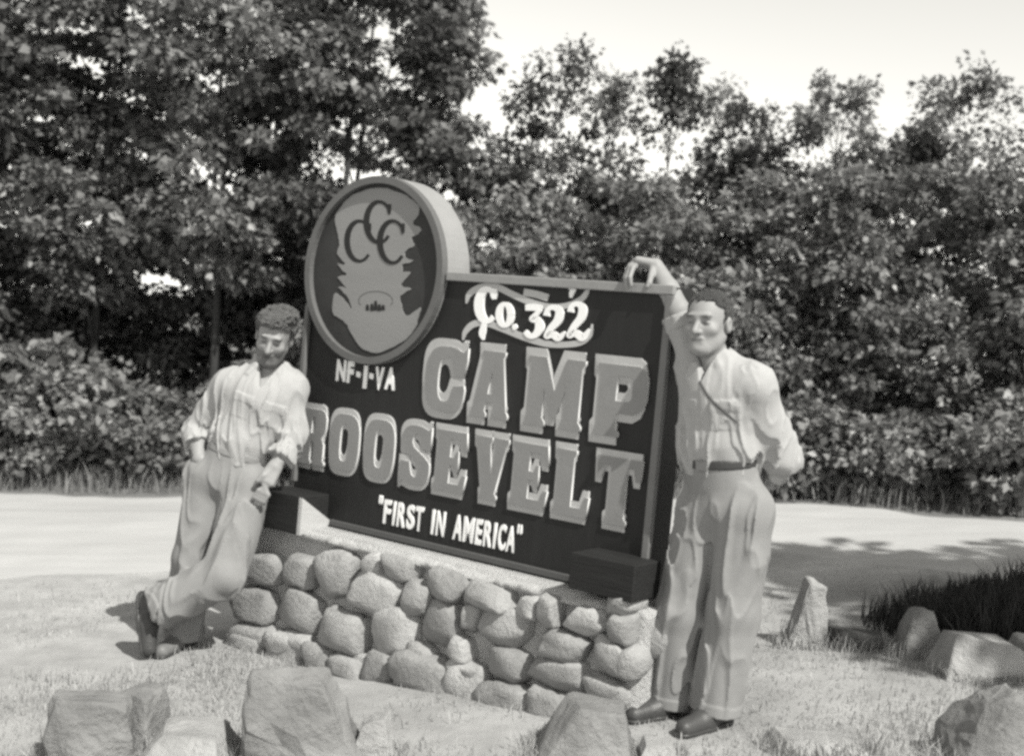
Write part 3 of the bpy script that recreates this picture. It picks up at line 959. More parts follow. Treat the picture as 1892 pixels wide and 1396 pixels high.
# side stones at both ends
for i, (u, v, y, a, b) in enumerate([(-.17, -.25, -.02, .09, .11), (-.15, -.10, .03, .09, .08), (-.20, -.45, .03, .11, .12), (2.17, -.12, -.02, .08, .09), (2.18, -.28, .05, .09, .11)]):
    V, Fc = blob(0.075, a, b, 90 + i, 2.6, 0.16)
    V += np.array([u, y, v])
    link('stone', clean(mesh_np('stone', V, Fc, True, [M['stone']])), base)
# mortar cap under the board
nu = 150
us = np.linspace(-0.06, SW + 0.02, nu)
V, Fc = [], []
prof = [(0.02, -0.002), (-0.07, -0.010), (-0.125, -0.020), (-0.150, -0.034), (-0.148, -0.052), (-0.12, -0.062), (0.02, -0.062)]
for i, u in enumerate(us):
    for k, (y, z) in enumerate(prof):
        j = 0.014 * float(noise(np.array([u * 11, k * 1.7, 1.0]), 77)) + 0.008 * float(noise(np.array([u * 31, k * 2.3, 5.0]), 78))
        V.append((u, y - (abs(j) + j if 0 < k < 6 else 0), z + (0.5 * j if 1 < k < 6 else 0)))
K = len(prof)
for i in range(nu - 1):
    for k in range(K):
        a, b = i * K + k, i * K + (k + 1) % K
        Fc.append((a, b, b + K, a + K))
Fc += [tuple(range(K)), tuple(range((nu - 1) * K, nu * K))[::-1]]
link('cap', clean(mesh_np('cap', V, Fc, True, [M['mortar']])), base)


# ------------------------------------------------------------------ loose rocks on the lawn
def rock(px, py, Y, w, h, d, label, m, seed, p=3.6, amp=0.20, sink=0.25, rot=0.0, taper=0.0, skew=0.0, group='rocks set on the lawn'):
    """px,py: base centre on the photograph at depth Y; w,h,d in metres."""
    c = P(px, py, Y)
    z = float(gz(c[0], c[1]))
    r = np.random.default_rng(seed)
    hh = h * (1 + sink)
    pts = []
    for sx in (-1, 1):
        for sy in (-1, 1):
            for tz in (0, 0.55, 1):
                q = np.array([sx, sy]) * r.uniform(0.62, 1.0, 2) * (0.85 if tz == 1 else 1)
                x = q[0] * w / 2 * (1 - taper * tz) + skew * tz
                pts.append((x, q[1] * d / 2 * (1 - 0.6 * taper * tz), hh * (tz * r.uniform(0.84, 1.0))))
    for k in range(5):
        a = r.uniform(0, 2 * math.pi)
        tz = r.uniform(0.1, 0.8)
        pts.append((math.cos(a) * w / 2 * (1 - taper * tz) * 0.95 + skew * tz, math.sin(a) * d / 2 * (1 - taper * tz) * 0.95, hh * tz))
    bm = bmesh.new()
    for q in pts:
        bm.verts.new(q)
    bmesh.ops.convex_hull(bm, input=bm.verts)
    for v in [v for v in bm.verts if not v.link_faces]:
        bm.verts.remove(v)
    bmesh.ops.bevel(bm, geom=list(bm.edges), offset=0.05 * min(w, h), segments=1, affect='EDGES', clamp_overlap=True)
    cos = [tuple(v.co) for v in bm.verts]
    bm.free()
    bm = bmesh.new()
    for q in cos:
        bm.verts.new(q)
    bmesh.ops.remove_doubles(bm, verts=bm.verts, dist=0.006)
    bmesh.ops.convex_hull(bm, input=bm.verts)
    for v in [v for v in bm.verts if not v.link_faces]:
        bm.verts.remove(v)
    bmesh.ops.triangulate(bm, faces=bm.faces)
    for it in range(2):
        bmesh.ops.subdivide_edges(bm, edges=[e for e in bm.edges if e.calc_length() > 0.035], cuts=1, use_grid_fill=True)
        bmesh.ops.triangulate(bm, faces=bm.faces)
    bm.normal_update()
    V = np.array([v.co[:] for v in bm.verts])
    N = np.array([v.normal[:] for v in bm.verts])
    nn = noise(V * 9 + seed * 5.3, seed) + 0.6 * noise(V * 23 + seed, seed + 1) + 0.35 * noise(V * 55, seed + 2)
    ctr = V.mean(0)
    N = N * 0.5 + 0.5 * (V - ctr) / np.linalg.norm(V - ctr, axis=1)[:, None]
    V = V + N * (nn * 0.055 * min(w, h) * amp / 0.2)[:, None]
    for v, q in zip(bm.verts, V):
        v.co = q
    ca, sa = math.cos(rot), math.sin(rot)
    for v in bm.verts:
        x, y, zz = v.co
        v.co = (x * ca - y * sa, x * sa + y * ca, zz - h * sink)
    me = bpy.data.meshes.new('rock')
    bm.to_mesh(me)
    bm.free()
    me.materials.append(M[m])
    return link('rock', me, None, label, 'rock', group, loc=(c[0], c[1], z))


rock(160, 1390, 4.50, 0.34, 0.26, 0.26, 'grey squarish rock at the lower left corner of the lawn', 'rock', 3, rot=0.2)
rock(258, 1388, 4.66, 0.18, 0.22, 0.22, 'darker upright rock pressed against the squarish rock at lower left', 'rock', 4, rot=-0.3, taper=0.15)
rock(355, 1396, 4.42, 0.40, 0.15, 0.40, 'low pale rock left of the biggest foreground rock', 'rock_pale', 5, taper=0.3)
rock(570, 1392, 4.42, 0.56, 0.36, 0.30, 'biggest foreground rock, flat grey face, below the left part of the sign', 'rock', 6, p=5.0, amp=0.22, taper=0.42, skew=-0.09, rot=0.05)
rock(690, 1392, 4.48, 0.20, 0.16, 0.22, 'small pale rock leaning on the right of the biggest foreground rock', 'rock_pale', 16, taper=0.4)
rock(1075, 1392, 4.46, 0.44, 0.20, 0.34, 'grey rock in the foreground below the right end of the sign', 'rock', 7, p=4.0, taper=0.3, skew=0.05)
rock(1215, 1398, 4.40, 0.15, 0.08, 0.15, 'small pale rock at the right man\'s feet', 'rock_pale', 8)
rock(1820, 1396, 4.40, 0.44, 0.30, 0.32, 'pointed grey rock at the lower right corner', 'rock', 29, taper=0.6, skew=0.02, amp=0.2)
rock(1483, 1192, 6.02, 0.23, 0.35, 0.20, 'upright jagged rock standing behind the right man', 'rock_pale', 10, p=4.0, taper=0.5, skew=0.04, amp=0.26)
rock(1580, 1205, 5.95, 0.33, 0.09, 0.22, 'low dark flat rock between the upright rock and the group at right', 'rock_dark', 11)
rock(1690, 1222, 5.80, 0.26, 0.22, 0.22, 'lumpy dark rock left of the large block rock at right', 'rock', 12, taper=0.5, amp=0.25)
rock(1800, 1252, 5.50, 0.40, 0.18, 0.36, 'large block rock with pale top near the right border', 'rock_pale', 13, p=5.0, amp=0.12, taper=0.1)
rock(1905, 1245, 5.55, 0.20, 0.14, 0.24, 'pale rock cut by the right border', 'rock_pale', 14)
rock(1510, 1388, 4.55, 0.36, 0.05, 0.26, 'flat rock sunk in the grass right of the right man\'s feet', 'rock_pale', 15)


# grass gathered round the foot of each rock
ROCKS = [o for o in COL.objects if o.name.split('.')[0] == 'rock']


def keep_foot(x, y, r):
    k = np.zeros(len(x), bool)
    for o in ROCKS:
        d = np.hypot((x - o.location.x) / (o.dimensions.x * 0.5 + 0.01), (y - o.location.y) / (o.dimensions.y * 0.5 + 0.01))
        k |= (d > 0.8) & (d < 1.25 + 0.2 * noise(np.stack([x * 9, y * 9, x * 0], -1), 3))
    return k & ~in_wall(x, y)


bpy.context.view_layer.update()
blades('tuft_grass', 60000, (-2.2, 2.8), (4.0, 6.4), 0.03, 0.085, 0.0055, M['grass'], keep_foot, 'longer grass gathered round the foot of the lawn rocks', lean=0.5, seed=15)

# ------------------------------------------------------------------ people: implicit bodies turned into meshes
def vec(*a):
    return np.array(a, float)


def unit(v):
    v = np.asarray(v, float)
    return v / (np.linalg.norm(v) + 1e-12)


class Vox:
    def __init__(s, lo, hi, h):
        s.lo, s.h = np.asarray(lo, float), h
        s.n = np.ceil((np.asarray(hi) - s.lo) / h).astype(int) + 1
        s.d = np.full(s.n, 0.08, np.float32)

    def block(s, lo, hi):
        a = np.clip(np.floor((lo - s.lo) / s.h).astype(int), 0, s.n)
        b = np.clip(np.ceil((hi - s.lo) / s.h).astype(int) + 1, 0, s.n)
        sl = tuple(slice(x, y) for x, y in zip(a, b))
        g = [s.lo[i] + s.h * np.arange(a[i], b[i]) for i in range(3)]
        p = np.stack(np.meshgrid(*g, indexing='ij'), -1).astype(np.float32)
        return sl, p

    def put(s, fn, lo, hi, k=0.02, op='add'):
        pad = 0.035 + k
        sl, p = s.block(np.asarray(lo) - pad, np.asarray(hi) + pad)
        if p.size == 0:
            return
        e = fn(p).astype(np.float32)
        d = s.d[sl]
        if op == 'add':
            if k > 0:
                h = np.clip(0.5 + 0.5 * (d - e) / k, 0, 1)
                s.d[sl] = d + (e - d) * h - k * h * (1 - h)
            else:
                s.d[sl] = np.minimum(d, e)
        elif op == 'sub':
            h = np.clip(0.5 - 0.5 * (d + e) / k, 0, 1)
            s.d[sl] = d + (-e - d) * h + k * h * (1 - h)
        elif op == 'cut':
            s.d[sl] = np.maximum(d, e)

    def cone(s, a, b, ra, rb, k=0.02, ax=None, fl=1.0, clip=None, op='add'):
        a, b = np.asarray(a, float), np.asarray(b, float)
        r = max(ra, rb)

        def fn(p):
            q = p - a
            ba = b - a
            if ax is not None:
                q = q + (q @ ax * (fl - 1))[..., None] * ax
                ba = ba + (ba @ ax * (fl - 1)) * ax
            t = np.clip(q @ ba / max(ba @ ba, 1e-9), 0, 1)
            e = np.linalg.norm(q - t[..., None] * ba, axis=-1) - (ra + (rb - ra) * t)
            if clip is not None:
                for cp, cn in clip:
                    e = np.maximum(e, (p - cp) @ cn)
            return e
        s.put(fn, np.minimum(a, b) - r, np.maximum(a, b) + r, k, op)

    def ell(s, c, rad, Mx=None, k=0.02, op='add', cut=None):
        c = np.asarray(c, float)
        rad = np.asarray(rad, float)
        Mx = np.eye(3) if Mx is None else Mx

        def fn(p):
            q = (p - c) @ Mx.T / rad
            l = np.linalg.norm(q, axis=-1)
            g = np.linalg.norm(q / rad, axis=-1) + 1e-9
            e = l * (l - 1) / g
            if cut is not None:
                e = np.maximum(e, cut(p))
            return e
        r = rad.max()
        s.put(fn, c - r, c + r, k, op)

    def chain(s, pts, rad, k=0.008):
        for i in range(len(pts) - 1):
            s.cone(pts[i], pts[i + 1], rad[i], rad[i + 1], k)

    def wrinkle(s, amp, sc, seed, mask=None):
        i = np.argwhere(np.abs(s.d) < 0.03)
        p = s.lo + s.h * i
        q = p * np.asarray(sc)
        wq = q + 0.7 * np.stack([noise(q * 0.6 + 3, seed + 7), noise(q * 0.6 + 17, seed + 8), 0.6 * noise(q * 0.6 + 31, seed + 9)], -1)
        a = noise(wq, seed)
        b_ = noise(wq * 1.7 + 9, seed + 1)
        n = (1 - np.minimum(1, 2.6 * np.abs(a))) ** 1.5 * 1.2 + 0.6 * (1 - np.minimum(1, 2.8 * np.abs(b_))) ** 1.5 + 0.5 * a - 0.3
        w = 1.0 if mask is None else mask(p)
        s.d[tuple(i.T)] -= (amp * n * w).astype(np.float32)

    def mesh(s):
        d = s.d
        d[[0, -1]] = 0.08
        d[:, [0, -1]] = 0.08
        d[:, :, [0, -1]] = 0.08
        ins = d < 0
        c = ins[:-1, :-1, :-1].astype(np.int8)
        for a in (0, 1):
            for b in (0, 1):
                for e in (0, 1):
                    if a + b + e:
                        c = c + ins[a:ins.shape[0] - 1 + a, b:ins.shape[1] - 1 + b, e:ins.shape[2] - 1 + e]
        mix = (c > 0) & (c < 8)
        cell = np.argwhere(mix)
        idx = np.full(mix.shape, -1, np.int64)
        idx[tuple(cell.T)] = np.arange(len(cell))
        off = np.array([(a, b, e) for a in (0, 1) for b in (0, 1) for e in (0, 1)])
        val = np.stack([d[tuple((cell + o).T)] for o in off], 1)
        acc = np.zeros((len(cell), 3))
        cnt = np.zeros(len(cell))
        for i in range(8):
            for j in range(i + 1, 8):
                if np.abs(off[i] - off[j]).sum() == 1:
                    x = (val[:, i] < 0) != (val[:, j] < 0)
                    t = val[x, i] / (val[x, i] - val[x, j])
                    acc[x] += off[i] + (off[j] - off[i]) * t[:, None]
                    cnt[x] += 1
        V = s.lo + s.h * (cell + acc / cnt[:, None])
        Q = []
        for ax in range(3):
            sl0 = [slice(None)] * 3
            sl1 = [slice(None)] * 3
            sl0[ax], sl1[ax] = slice(0, -1), slice(1, None)
            A, B = ins[tuple(sl0)], ins[tuple(sl1)]
            e = np.argwhere(A != B)
            o1, o2 = [(1, 2), (2, 0), (0, 1)][ax]
            ok = (e[:, o1] > 0) & (e[:, o2] > 0) & (e[:, o1] < mix.shape[o1]) & (e[:, o2] < mix.shape[o2])
            e = e[ok]
            fl = A[tuple(e.T)]
            u, v = np.zeros(3, int), np.zeros(3, int)
            u[o1], v[o2] = 1, 1
            q = np.stack([idx[tuple((e - u - v).T)], idx[tuple((e - v).T)], idx[tuple(e.T)], idx[tuple((e - u).T)]], 1)
            q[~fl] = q[~fl][:, ::-1]
            Q.append(q)
        Q = np.concatenate(Q)
        Q = Q[(Q >= 0).all(1)]
        return V, Q


def smooth_mesh(V, Q, it=2, lam=0.5):
    e = np.concatenate([Q[:, [0, 1]], Q[:, [1, 2]], Q[:, [2, 3]], Q[:, [3, 0]]])
    e = np.concatenate([e, e[:, ::-1]])
    deg = np.bincount(e[:, 0], minlength=len(V)).astype(float)[:, None] + 1e-9
    for _ in range(it):
        acc = np.stack([np.bincount(e[:, 0], V[e[:, 1], k], minlength=len(V)) for k in range(3)], -1)
        V = V + lam * (acc / deg - V)
    return V


class Head:
    """Head frame: x to the person's left, y forward, z up."""

    def __init__(s, c, f, up, sc=1.05, sx=1.0):
        s.c = np.asarray(c, float)
        s.f = unit(f)
        s.x = unit(np.cross(s.f, up))
        s.x = -s.x if False else s.x
        s.z = np.cross(s.x, s.f)
        s.M = np.stack([s.x, s.f, s.z])
        s.s = sc
        s.sx = sx

    def w(s, x, y, z):
        return s.c + s.s * (s.x * x * s.sx + s.f * y + s.z * z)

    def loc(s, p):
        return (p - s.c) @ s.M.T / s.s / np.array([s.sx, 1, 1])


def add_head(g, H):
    s = H.s
    E = lambda c, r, k=0.015, op='add': g.ell(H.w(*c), np.array(r) * s * np.array([H.sx, 1, 1]), H.M, k * s, op)
    C = lambda a, b, ra, rb, k=0.012, op='add': g.cone(H.w(*a), H.w(*b), ra * s, rb * s, k * s, op=op)
    E((0, -.014, .036), (.075, .096, .086))
    E((0, .028, -.030), (.060, .066, .086), 0.03)
    C((0, .030, -.075), (0, .060, -.094), .046, .032, 0.025)
    for q in (-1, 1):
        C((q * .052, -.005, -.05), (q * .022, .062, -.098), .020, .018, 0.03)
        E((q * .040, .062, -.022), (.024, .022, .020), 0.02)
    C((-.036, .083, .026), (.036, .083, .026), .012, .012, 0.012)
    for q in (-1, 1):
        E((q * .031, .100, .004), (.020, .022, .013), 0.010, 'sub')
        E((q * .031, .0765, .003), (.014, .0125, .012), 0.003)
    C((0, .088, .012), (0, .113, -.030), .008, .0135, 0.010)
    for q in (-1, 1):
        E((q * .012, .097, -.033), (.008, .010, .008), 0.006)
    C((-.020, .088, -.058), (.020, .088, -.058), .008, .008, 0.008)
    C((-.017, .086, -.072), (.017, .086, -.072), .009, .009, 0.008)
    C((-.030, .094, -.061), (0, .102, -.066), .004, .0045, 0.003, 'sub')
    C((0, .102, -.066), (.030, .094, -.061), .0045, .004, 0.003, 'sub')
    for q in (-1, 1):
        C((q * .024, .098, -.038), (q * .036, .088, -.064), .003, .004, 0.010, 'sub')
    E((0, .078, -.098), (.022, .020, .018), 0.015)
    for q in (-1, 1):
        E((q * .079, -.008, -.004), (.010, .021, .033), 0.008)
        E((q * .088, -.004, -.002), (.006, .010, .018), 0.004, 'sub')


def head_tone(H, V, beard=0.0, dark_top=None):
    q = H.loc(V)
    t = np.ones(len(V))
    near = (np.abs(q).max(1) < 0.2)

    def dab(c, r, v):
        d = np.linalg.norm((q - np.array(c)) / np.array(r), axis=1)
        w = np.clip(1.6 - d, 0, 1) * near
        return w * (1 - v)
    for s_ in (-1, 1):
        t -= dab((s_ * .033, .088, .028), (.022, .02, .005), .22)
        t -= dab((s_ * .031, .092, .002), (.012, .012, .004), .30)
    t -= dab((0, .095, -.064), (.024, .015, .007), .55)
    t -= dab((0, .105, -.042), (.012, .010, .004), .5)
    if beard:
        w = np.clip((-.036 - q[:, 2]) / .012, 0, 1) * np.clip((q[:, 1] + .01) / .02, 0, 1) * np.clip((q[:, 2] + .14) / .02, 0, 1) * near
        t = t * (1 - beard * w)
    return np.clip(t, 0.12, 1.2)


def add_hand(g, wrist, knuck, tips, thumb, up, r=1.0):
    """wrist, knuckle centre, list of four finger paths (mid joints and tip), thumb path; up: back-of-hand normal."""
    wrist, knuck = np.asarray(wrist), np.asarray(knuck)
    d = unit(knuck - wrist)
    sd = unit(np.cross(d, up))
    nrm = unit(np.cross(sd, d))
    for k in (-1.5, -0.5, 0.5, 1.5):
        g.cone(wrist + sd * k * 0.011, knuck + sd * k * 0.019, 0.021, 0.0165, 0.010)
    for k, path in zip((-1.5, -0.5, 0.5, 1.5), tips):
        b = knuck + sd * k * 0.019
        pts = [b] + [np.asarray(p) for p in path]
        rad = np.linspace(0.0118, 0.0082, len(pts)) * r
        g.chain(pts, rad, 0.004)
    pts = [np.asarray(p) for p in thumb]
    g.chain(pts, np.linspace(0.0145, 0.0088, len(pts)), 0.008)
    return sd


def emit(root, name, g, mats, tone=None, it=1, label=None):
    V, Q = g.mesh()
    V = smooth_mesh(V, Q, it)
    tn = tone(V) if tone else None
    me = mesh_np(name, V - np.array(root.location[:]), Q, True, mats, tn)
    o = link(name, me, root, label)
    return o


def person_root(loc, label):
    o = bpy.data.objects.new('person', None)
    COL.objects.link(o)
    o.location = loc
    o.empty_display_size = 0.2
    o['label'], o['category'], o['group'] = label, 'person', 'men posing at the sign'
    return o


def add_shoe(root, heel, toe, m, w=0.045, up=(0, 0, 1)):
    heel, toe, up = np.asarray(heel, float), np.asarray(toe, float), unit(up)
    g = Vox(np.minimum(heel, toe) - 0.16, np.maximum(heel, toe) + 0.16, 0.005)
    d = unit(toe - heel)
    up = unit(up - d * (up @ d))
    sole = (heel, -up)
    L = np.linalg.norm(toe - heel)
    h0 = heel + up * 0.035
    g.cone(h0, heel + d * L * 0.45 + up * 0.034, 0.040, 0.046, 0.02, clip=[sole])
    g.cone(heel + d * L * 0.40 + up * 0.030, toe - d * 0.04 + up * 0.024, 0.047, 0.036, 0.02, clip=[sole])
    g.cone(h0 + d * 0.015, h0 + d * 0.03 + up * 0.075, 0.042, 0.044, 0.02)
    sd = np.cross(d, up)
    o = emit(root, 'shoe', g, [m])
    g = Vox(np.minimum(heel, toe) - 0.16, np.maximum(heel, toe) + 0.16, 0.005)
    slab = [(heel + up * 0.014, up), (heel, -up)]
    g.cone(h0 - up * 0.03, heel + d * L * 0.45, 0.044, 0.050, 0.01, clip=slab)
    g.cone(heel + d * L * 0.40, toe - d * 0.036, 0.050, 0.040, 0.01, clip=slab)
    V, Q = g.mesh()
    link('sole', mesh_np('sole', V - np.array(root.location[:]), Q, True, [M['belt']]), o)


def build_person(root, J, Fb, H, vox, opt):
    """J: joints in world space; Fb: direction the chest faces; H: head frame."""
    Fb = unit(Fb)
    pts = np.array([v for v in J.values()] + [H.c])
    lo, hi = pts.min(0) - 0.30, pts.max(0) + 0.30
    spine = unit(J['neck'] - J['waist'])
    Ft = unit(Fb - spine * (Fb @ spine))
    Sd = np.cross(Ft, spine)          # not used for facing, only for breadth
    # ---- body
    g = Vox(lo, hi, 0.0045)
    g.cone(J['chest'], J['waist'], 0.135, 0.120, 0.03, Ft, 1.40)
    g.cone(J['waist'], J['pelvis'], 0.120, 0.130, 0.03, Ft, 1.30)
    g.cone(J['shl'] * .75 + J['neck'] * .25, J['shr'] * .75 + J['neck'] * .25, 0.055, 0.055, 0.03)
    nk = H.w(0, -.022, -.075)
    g.cone(nk, J['neck'] + Ft * 0.005, 0.054, 0.062, 0.03)
    for s in 'lr':
        g.cone(J['sh' + s], J['el' + s], 0.046, 0.040, 0.02)
        g.cone(J['el' + s], J['wr' + s] * .45 + J['el' + s] * .55, 0.046, 0.043, 0.02)
        g.cone(J['wr' + s] * .45 + J['el' + s] * .55, J['wr' + s], 0.043, 0.029, 0.02)
        g.cone(J['hip' + s], J['kn' + s], 0.080, 0.055, 0.03)
        g.cone(J['kn' + s], J['an' + s], 0.052, 0.036, 0.02)
        g.cone(J['an' + s], J['an' + s] + unit(J['toe' + s] - J['an' + s]) * 0.045, 0.034, 0.030, 0.02)
    add_head(g, H)
    for hd in opt['hands']:
        add_hand(g, *hd)
    emit(root, 'body', g, [M['skin']], lambda V: head_tone(H, V, opt.get('beard', 0)), 1)
    # ---- shirt
    g = Vox(lo, hi, 0.005)
    wa = J['waist']
    low = [(wa - spine * 0.03, -spine)]
    up_c = J['chest'] + spine * 0.02
    g.cone(up_c, wa + spine * 0.07, opt['chest_r'], opt['waist_r'] + 0.014, 0.03, Ft, 1.36, clip=low)
    g.cone(wa + spine * 0.07, wa - spine * 0.02, opt['waist_r'] + 0.014, opt['waist_r'] - 0.006, 0.02, Ft, 1.28, clip=low)
    for s in 'lr':
        g.cone(J['neck'] - spine * 0.020, J['sh' + s], 0.072, 0.060, 0.05)
        g.cone(J['sh' + s], up_c, 0.068, 0.10, 0.07)
        e = J['el' + s]
        d = unit(e - J['sh' + s])
        g.cone(J['sh' + s], e, 0.066, opt['sleeve_r'] + 0.004, 0.045)
        ext = opt['sleeve' + s]
        dw = unit(J['wr' + s] - e)
        if ext > 0:
            end = e + dw * ext
            g.cone(e, end, opt['sleeve_r'], opt['sleeve_r'] * 0.93, 0.02, clip=[(end, dw)])
            g.cone(end - dw * 0.045, end - dw * 0.004, opt['sleeve_r'] + 0.006, opt['sleeve_r'] + 0.007, 0.0, clip=[(end, dw), (end - dw * 0.05, -dw)])
        else:
            end = e - d * (-ext)
            g.put(lambda p: np.where(np.linalg.norm(p - e, axis=-1) < 0.20, np.where((p - end) @ d > 0, 0.02, -1.0), -1.0), e - 0.15, e + 0.15, 0, 'cut')
            g.cone(end - d * 0.05, end, opt['sleeve_r'] + 0.010, opt['sleeve_r'] + 0.008, 0.0, clip=[(end, d), (end - d * 0.055, -d)])
    # pockets and placket stand proud of the chest
    side = unit(np.cross(spine, Ft))
    for q in (-1, 1):
        pc = J['chest'] + Ft * (opt['chest_r'] / 1.36) + side * q * 0.078 - spine * 0.035
        Mx = np.stack([side, Ft, spine])
        sl, p = g.block(pc - 0.11, pc + 0.11)
        l = (p - pc) @ Mx.T
        inside = (np.abs(l[..., 0]) < 0.050) & (np.abs(l[..., 2]) < 0.058) & (l[..., 1] > -0.09)
        flap = inside & (l[..., 2] > 0.022 + 0.25 * np.abs(l[..., 0]) * -1)
        g.d[sl] -= (0.003 * inside + 0.0025 * flap).astype(np.float32)
    sl, p = g.block(J['chest'] - 0.4, J['chest'] + 0.3)
    l = (p - J['chest']) @ np.stack([side, Ft, spine]).T
    g.d[sl] -= (0.004 * ((np.abs(l[..., 0]) < 0.017) & (l[..., 1] > 0))).astype(np.float32)
    vtop = J['neck'] + Ft * 0.05 + spine * 0.03
    # collar: two leaves round the neck
    nb = J['neck'] + spine * 0.028
    for q in (-1, 1):
        g.cone(nb - Ft * 0.055, nb + side * q * 0.070 - spine * 0.002, 0.020, 0.018, 0.012)
        g.cone(nb + side * q * 0.070, nb + side * q * 0.052 + Ft * 0.075 - spine * 0.035, 0.016, 0.012, 0.01)
        g.cone(nb + side * q * 0.052 + Ft * 0.072 - spine * 0.035, nb + side * q * 0.078 + Ft * 0.088 - spine * 0.085, 0.013, 0.009, 0.008)
    g.wrinkle(0.016, opt.get('shirt_sc', (15, 15, 5.0)), opt['seed'], lambda p: np.clip(((J['neck'] - p) @ spine - 0.06) / 0.20, 0.4, 1))
    # open neck
    vb = J['neck'] + Ft * 0.085 - spine * opt['vdepth']

    def vee(p):
        l = (p - vb) @ np.stack([side, Ft, spine]).T
        return np.maximum(np.abs(l[..., 0]) - 0.40 * np.maximum(l[..., 2], -0.02), -l[..., 1] - 0.07)
    g.put(vee, vb - 0.05, vb + np.array([0.09, 0.09, 0.22]), 0.006, 'sub')
    g.cone(H.w(0, -.015, -.06), J['neck'] + spine * 0.0, 0.058, 0.066, 0.008, op='sub')
    emit(root, 'shirt', g, [M['shirt']], None, 1)
    # ---- trousers
    gl0 = float(root.location.z)
    g = Vox(lo, hi, 0.005)
    top = [(wa + spine * 0.012, spine)]
    pv = J['pelvis']
    g.cone(wa, pv, opt['waist_r'], opt['hip_r'], 0.03, Ft, 1.24, clip=top)
    g.cone(J['hipl'] + spine * .01, J['hipr'] + spine * .01, 0.108, 0.108, 0.04)
    g.cone(pv - Ft * 0.035 - spine * 0.02, (J['hipl'] + J['hipr']) / 2 - Ft * 0.05 - spine * 0.06, 0.115, 0.105, 0.04)
    for s in 'lr':
        kn, an = J['kn' + s], J['an' + s]
        dn = unit(an - kn)
        hem = an + dn * opt['hem' + s]
        g.cone(J['hip' + s], kn, 0.106, opt['knee_r'], 0.03)
        g.cone(kn, hem, opt['knee_r'], opt['cuff_r'], 0.03, clip=[(hem, dn)])
        g.cone(hem - dn * 0.045, hem - dn * 0.004, opt['cuff_r'] + 0.004, opt['cuff_r'] + 0.006, 0.0, clip=[(hem, dn), (hem - dn * 0.045, -dn)])
    g.wrinkle(0.013, opt.get('leg_sc', (11, 11, 3.4)), opt['seed'] + 5, lambda p: np.clip(((wa - p) @ spine) / 0.15, 0.1, 1) * np.clip((p[:, 2] - gl0 - 0.03) / 0.12, 0.05, 1))
    emit(root, 'trousers', g, [M[opt['trousers']]], None, 1)
    # ---- belt
    g = Vox(wa - 0.30, wa + 0.30, 0.005)
    wb = wa + spine * 0.004
    g.cone(wa + spine * 0.06, wa - spine * 0.06, opt['waist_r'] + 0.004, opt['waist_r'] + 0.006, 0, Ft, 1.24, clip=[(wb + spine * 0.018, spine), (wb - spine * 0.018, -spine)])
    b = emit(root, 'belt' if 'belt' not in opt else 'waistband', g, [M[opt.get('belt', 'belt')]], None, 1)
    if 'belt' in opt:
        wb = wb - Ft * 0.05
    bc = wb + Ft * ((opt['waist_r'] + 0.005) / 1.24 + 0.003)
    V, Fc = box_vp(-.024, .024, -.004, .004, -.019, .019)
    V = np.array(V) @ np.stack([side, Ft, spine]) + bc
    link('buckle', mesh_np('buckle', V - np.array(root.location[:]), Fc, False, [M['metal']]), b)
    # ---- hair
    g = Vox(H.c - 0.24, H.c + 0.24, 0.004)
    s = H.s
    for c, r in opt['hair']:
        g.ell(H.w(*c), np.array(r) * s * np.array([H.sx, 1, 1]), H.M, 0.012)
    g.wrinkle(opt['hair_amp'], opt.get('hair_sc', (60, 60, 40)), opt['seed'] + 9)
    fz, fy = opt['hairline']

    def face_cut(p):
        q = H.loc(p)
        # remove what lies before the hairline and below the ears
        wob = 0.007 * noise(q * 70, 4) + 0.008 * noise(q * np.array([160, 60, 60]), 5)
        front = np.minimum(q[..., 1] - fy(q), fz(q) - q[..., 2]) + wob
        lowc = (-0.045 + 0.25 * np.maximum(q[..., 1] + 0.02, 0)) - q[..., 2] + wob
        return np.maximum(front, lowc) * s
    sl, p = g.block(H.c - 0.24, H.c + 0.24)
    g.d[sl] = np.maximum(g.d[sl], face_cut(p))
    emit(root, 'hair', g, [M[opt['hairmat']]], None, 1)


# ---- the man at the right: hand on the top of the sign, other arm behind his back
SX = 1.0
JR = dict(
    neck=P(1322, 668, 4.800), chest=P(1333, 742, 4.800), waist=P(1328, 852, 4.820), pelvis=P(1338, 915, 4.830),
    shl=P(1392, 712, 4.700), ell=P(1446, 852, 4.790), wrl=P(1408, 892, 4.990),
    shr=P(1290, 690, 4.910), elr=P(1254, 574, 4.96), wrr=P(1212, 490, 5.08),
    hipl=P(1376, 950, 4.760), knl=P(1354, 1130, 4.745), anl=P(1325, 1297, 4.760),
    hipr=P(1303, 950, 4.870), knr=P(1257, 1130, 4.860), anr=P(1242, 1285, 4.890),
)
toeL, toeR = JR['anl'] + vec(-.17, -.16, -.06), JR['anr'] + vec(-.16, -.12, -.06)
JR['toel'], JR['toer'] = toeL, toeR
rootR = person_root((0.80, 4.84, float(gz(0.80, 4.84))), 'stocky man with his raised hand resting on the right end of the sign')
HR = Head(P(1308, 597, 4.78), (-.56, -.82, -.06), (-0.03, 0, 1), 0.99, 1.08)
kn_ = P(1180, 484, 5.10)
hd_r = (JR['wrr'], kn_,
        [[P(1164, 490, 5.095), P(1157, 508, 5.075), P(1159, 524, 5.07)],
         [P(1163, 492, 5.075), P(1155, 512, 5.05), P(1157, 531, 5.05)],
         [P(1165, 493, 5.055), P(1158, 514, 5.03), P(1160, 533, 5.03)],
         [P(1170, 494, 5.035), P(1164, 512, 5.01), P(1166, 527, 5.01)]],
        [P(1206, 496, 5.055), P(1203, 510, 5.02), P(1200, 522, 5.0), P(1196, 529, 4.995)], (0.1, 0.2, 1))
wl = JR['wrl']
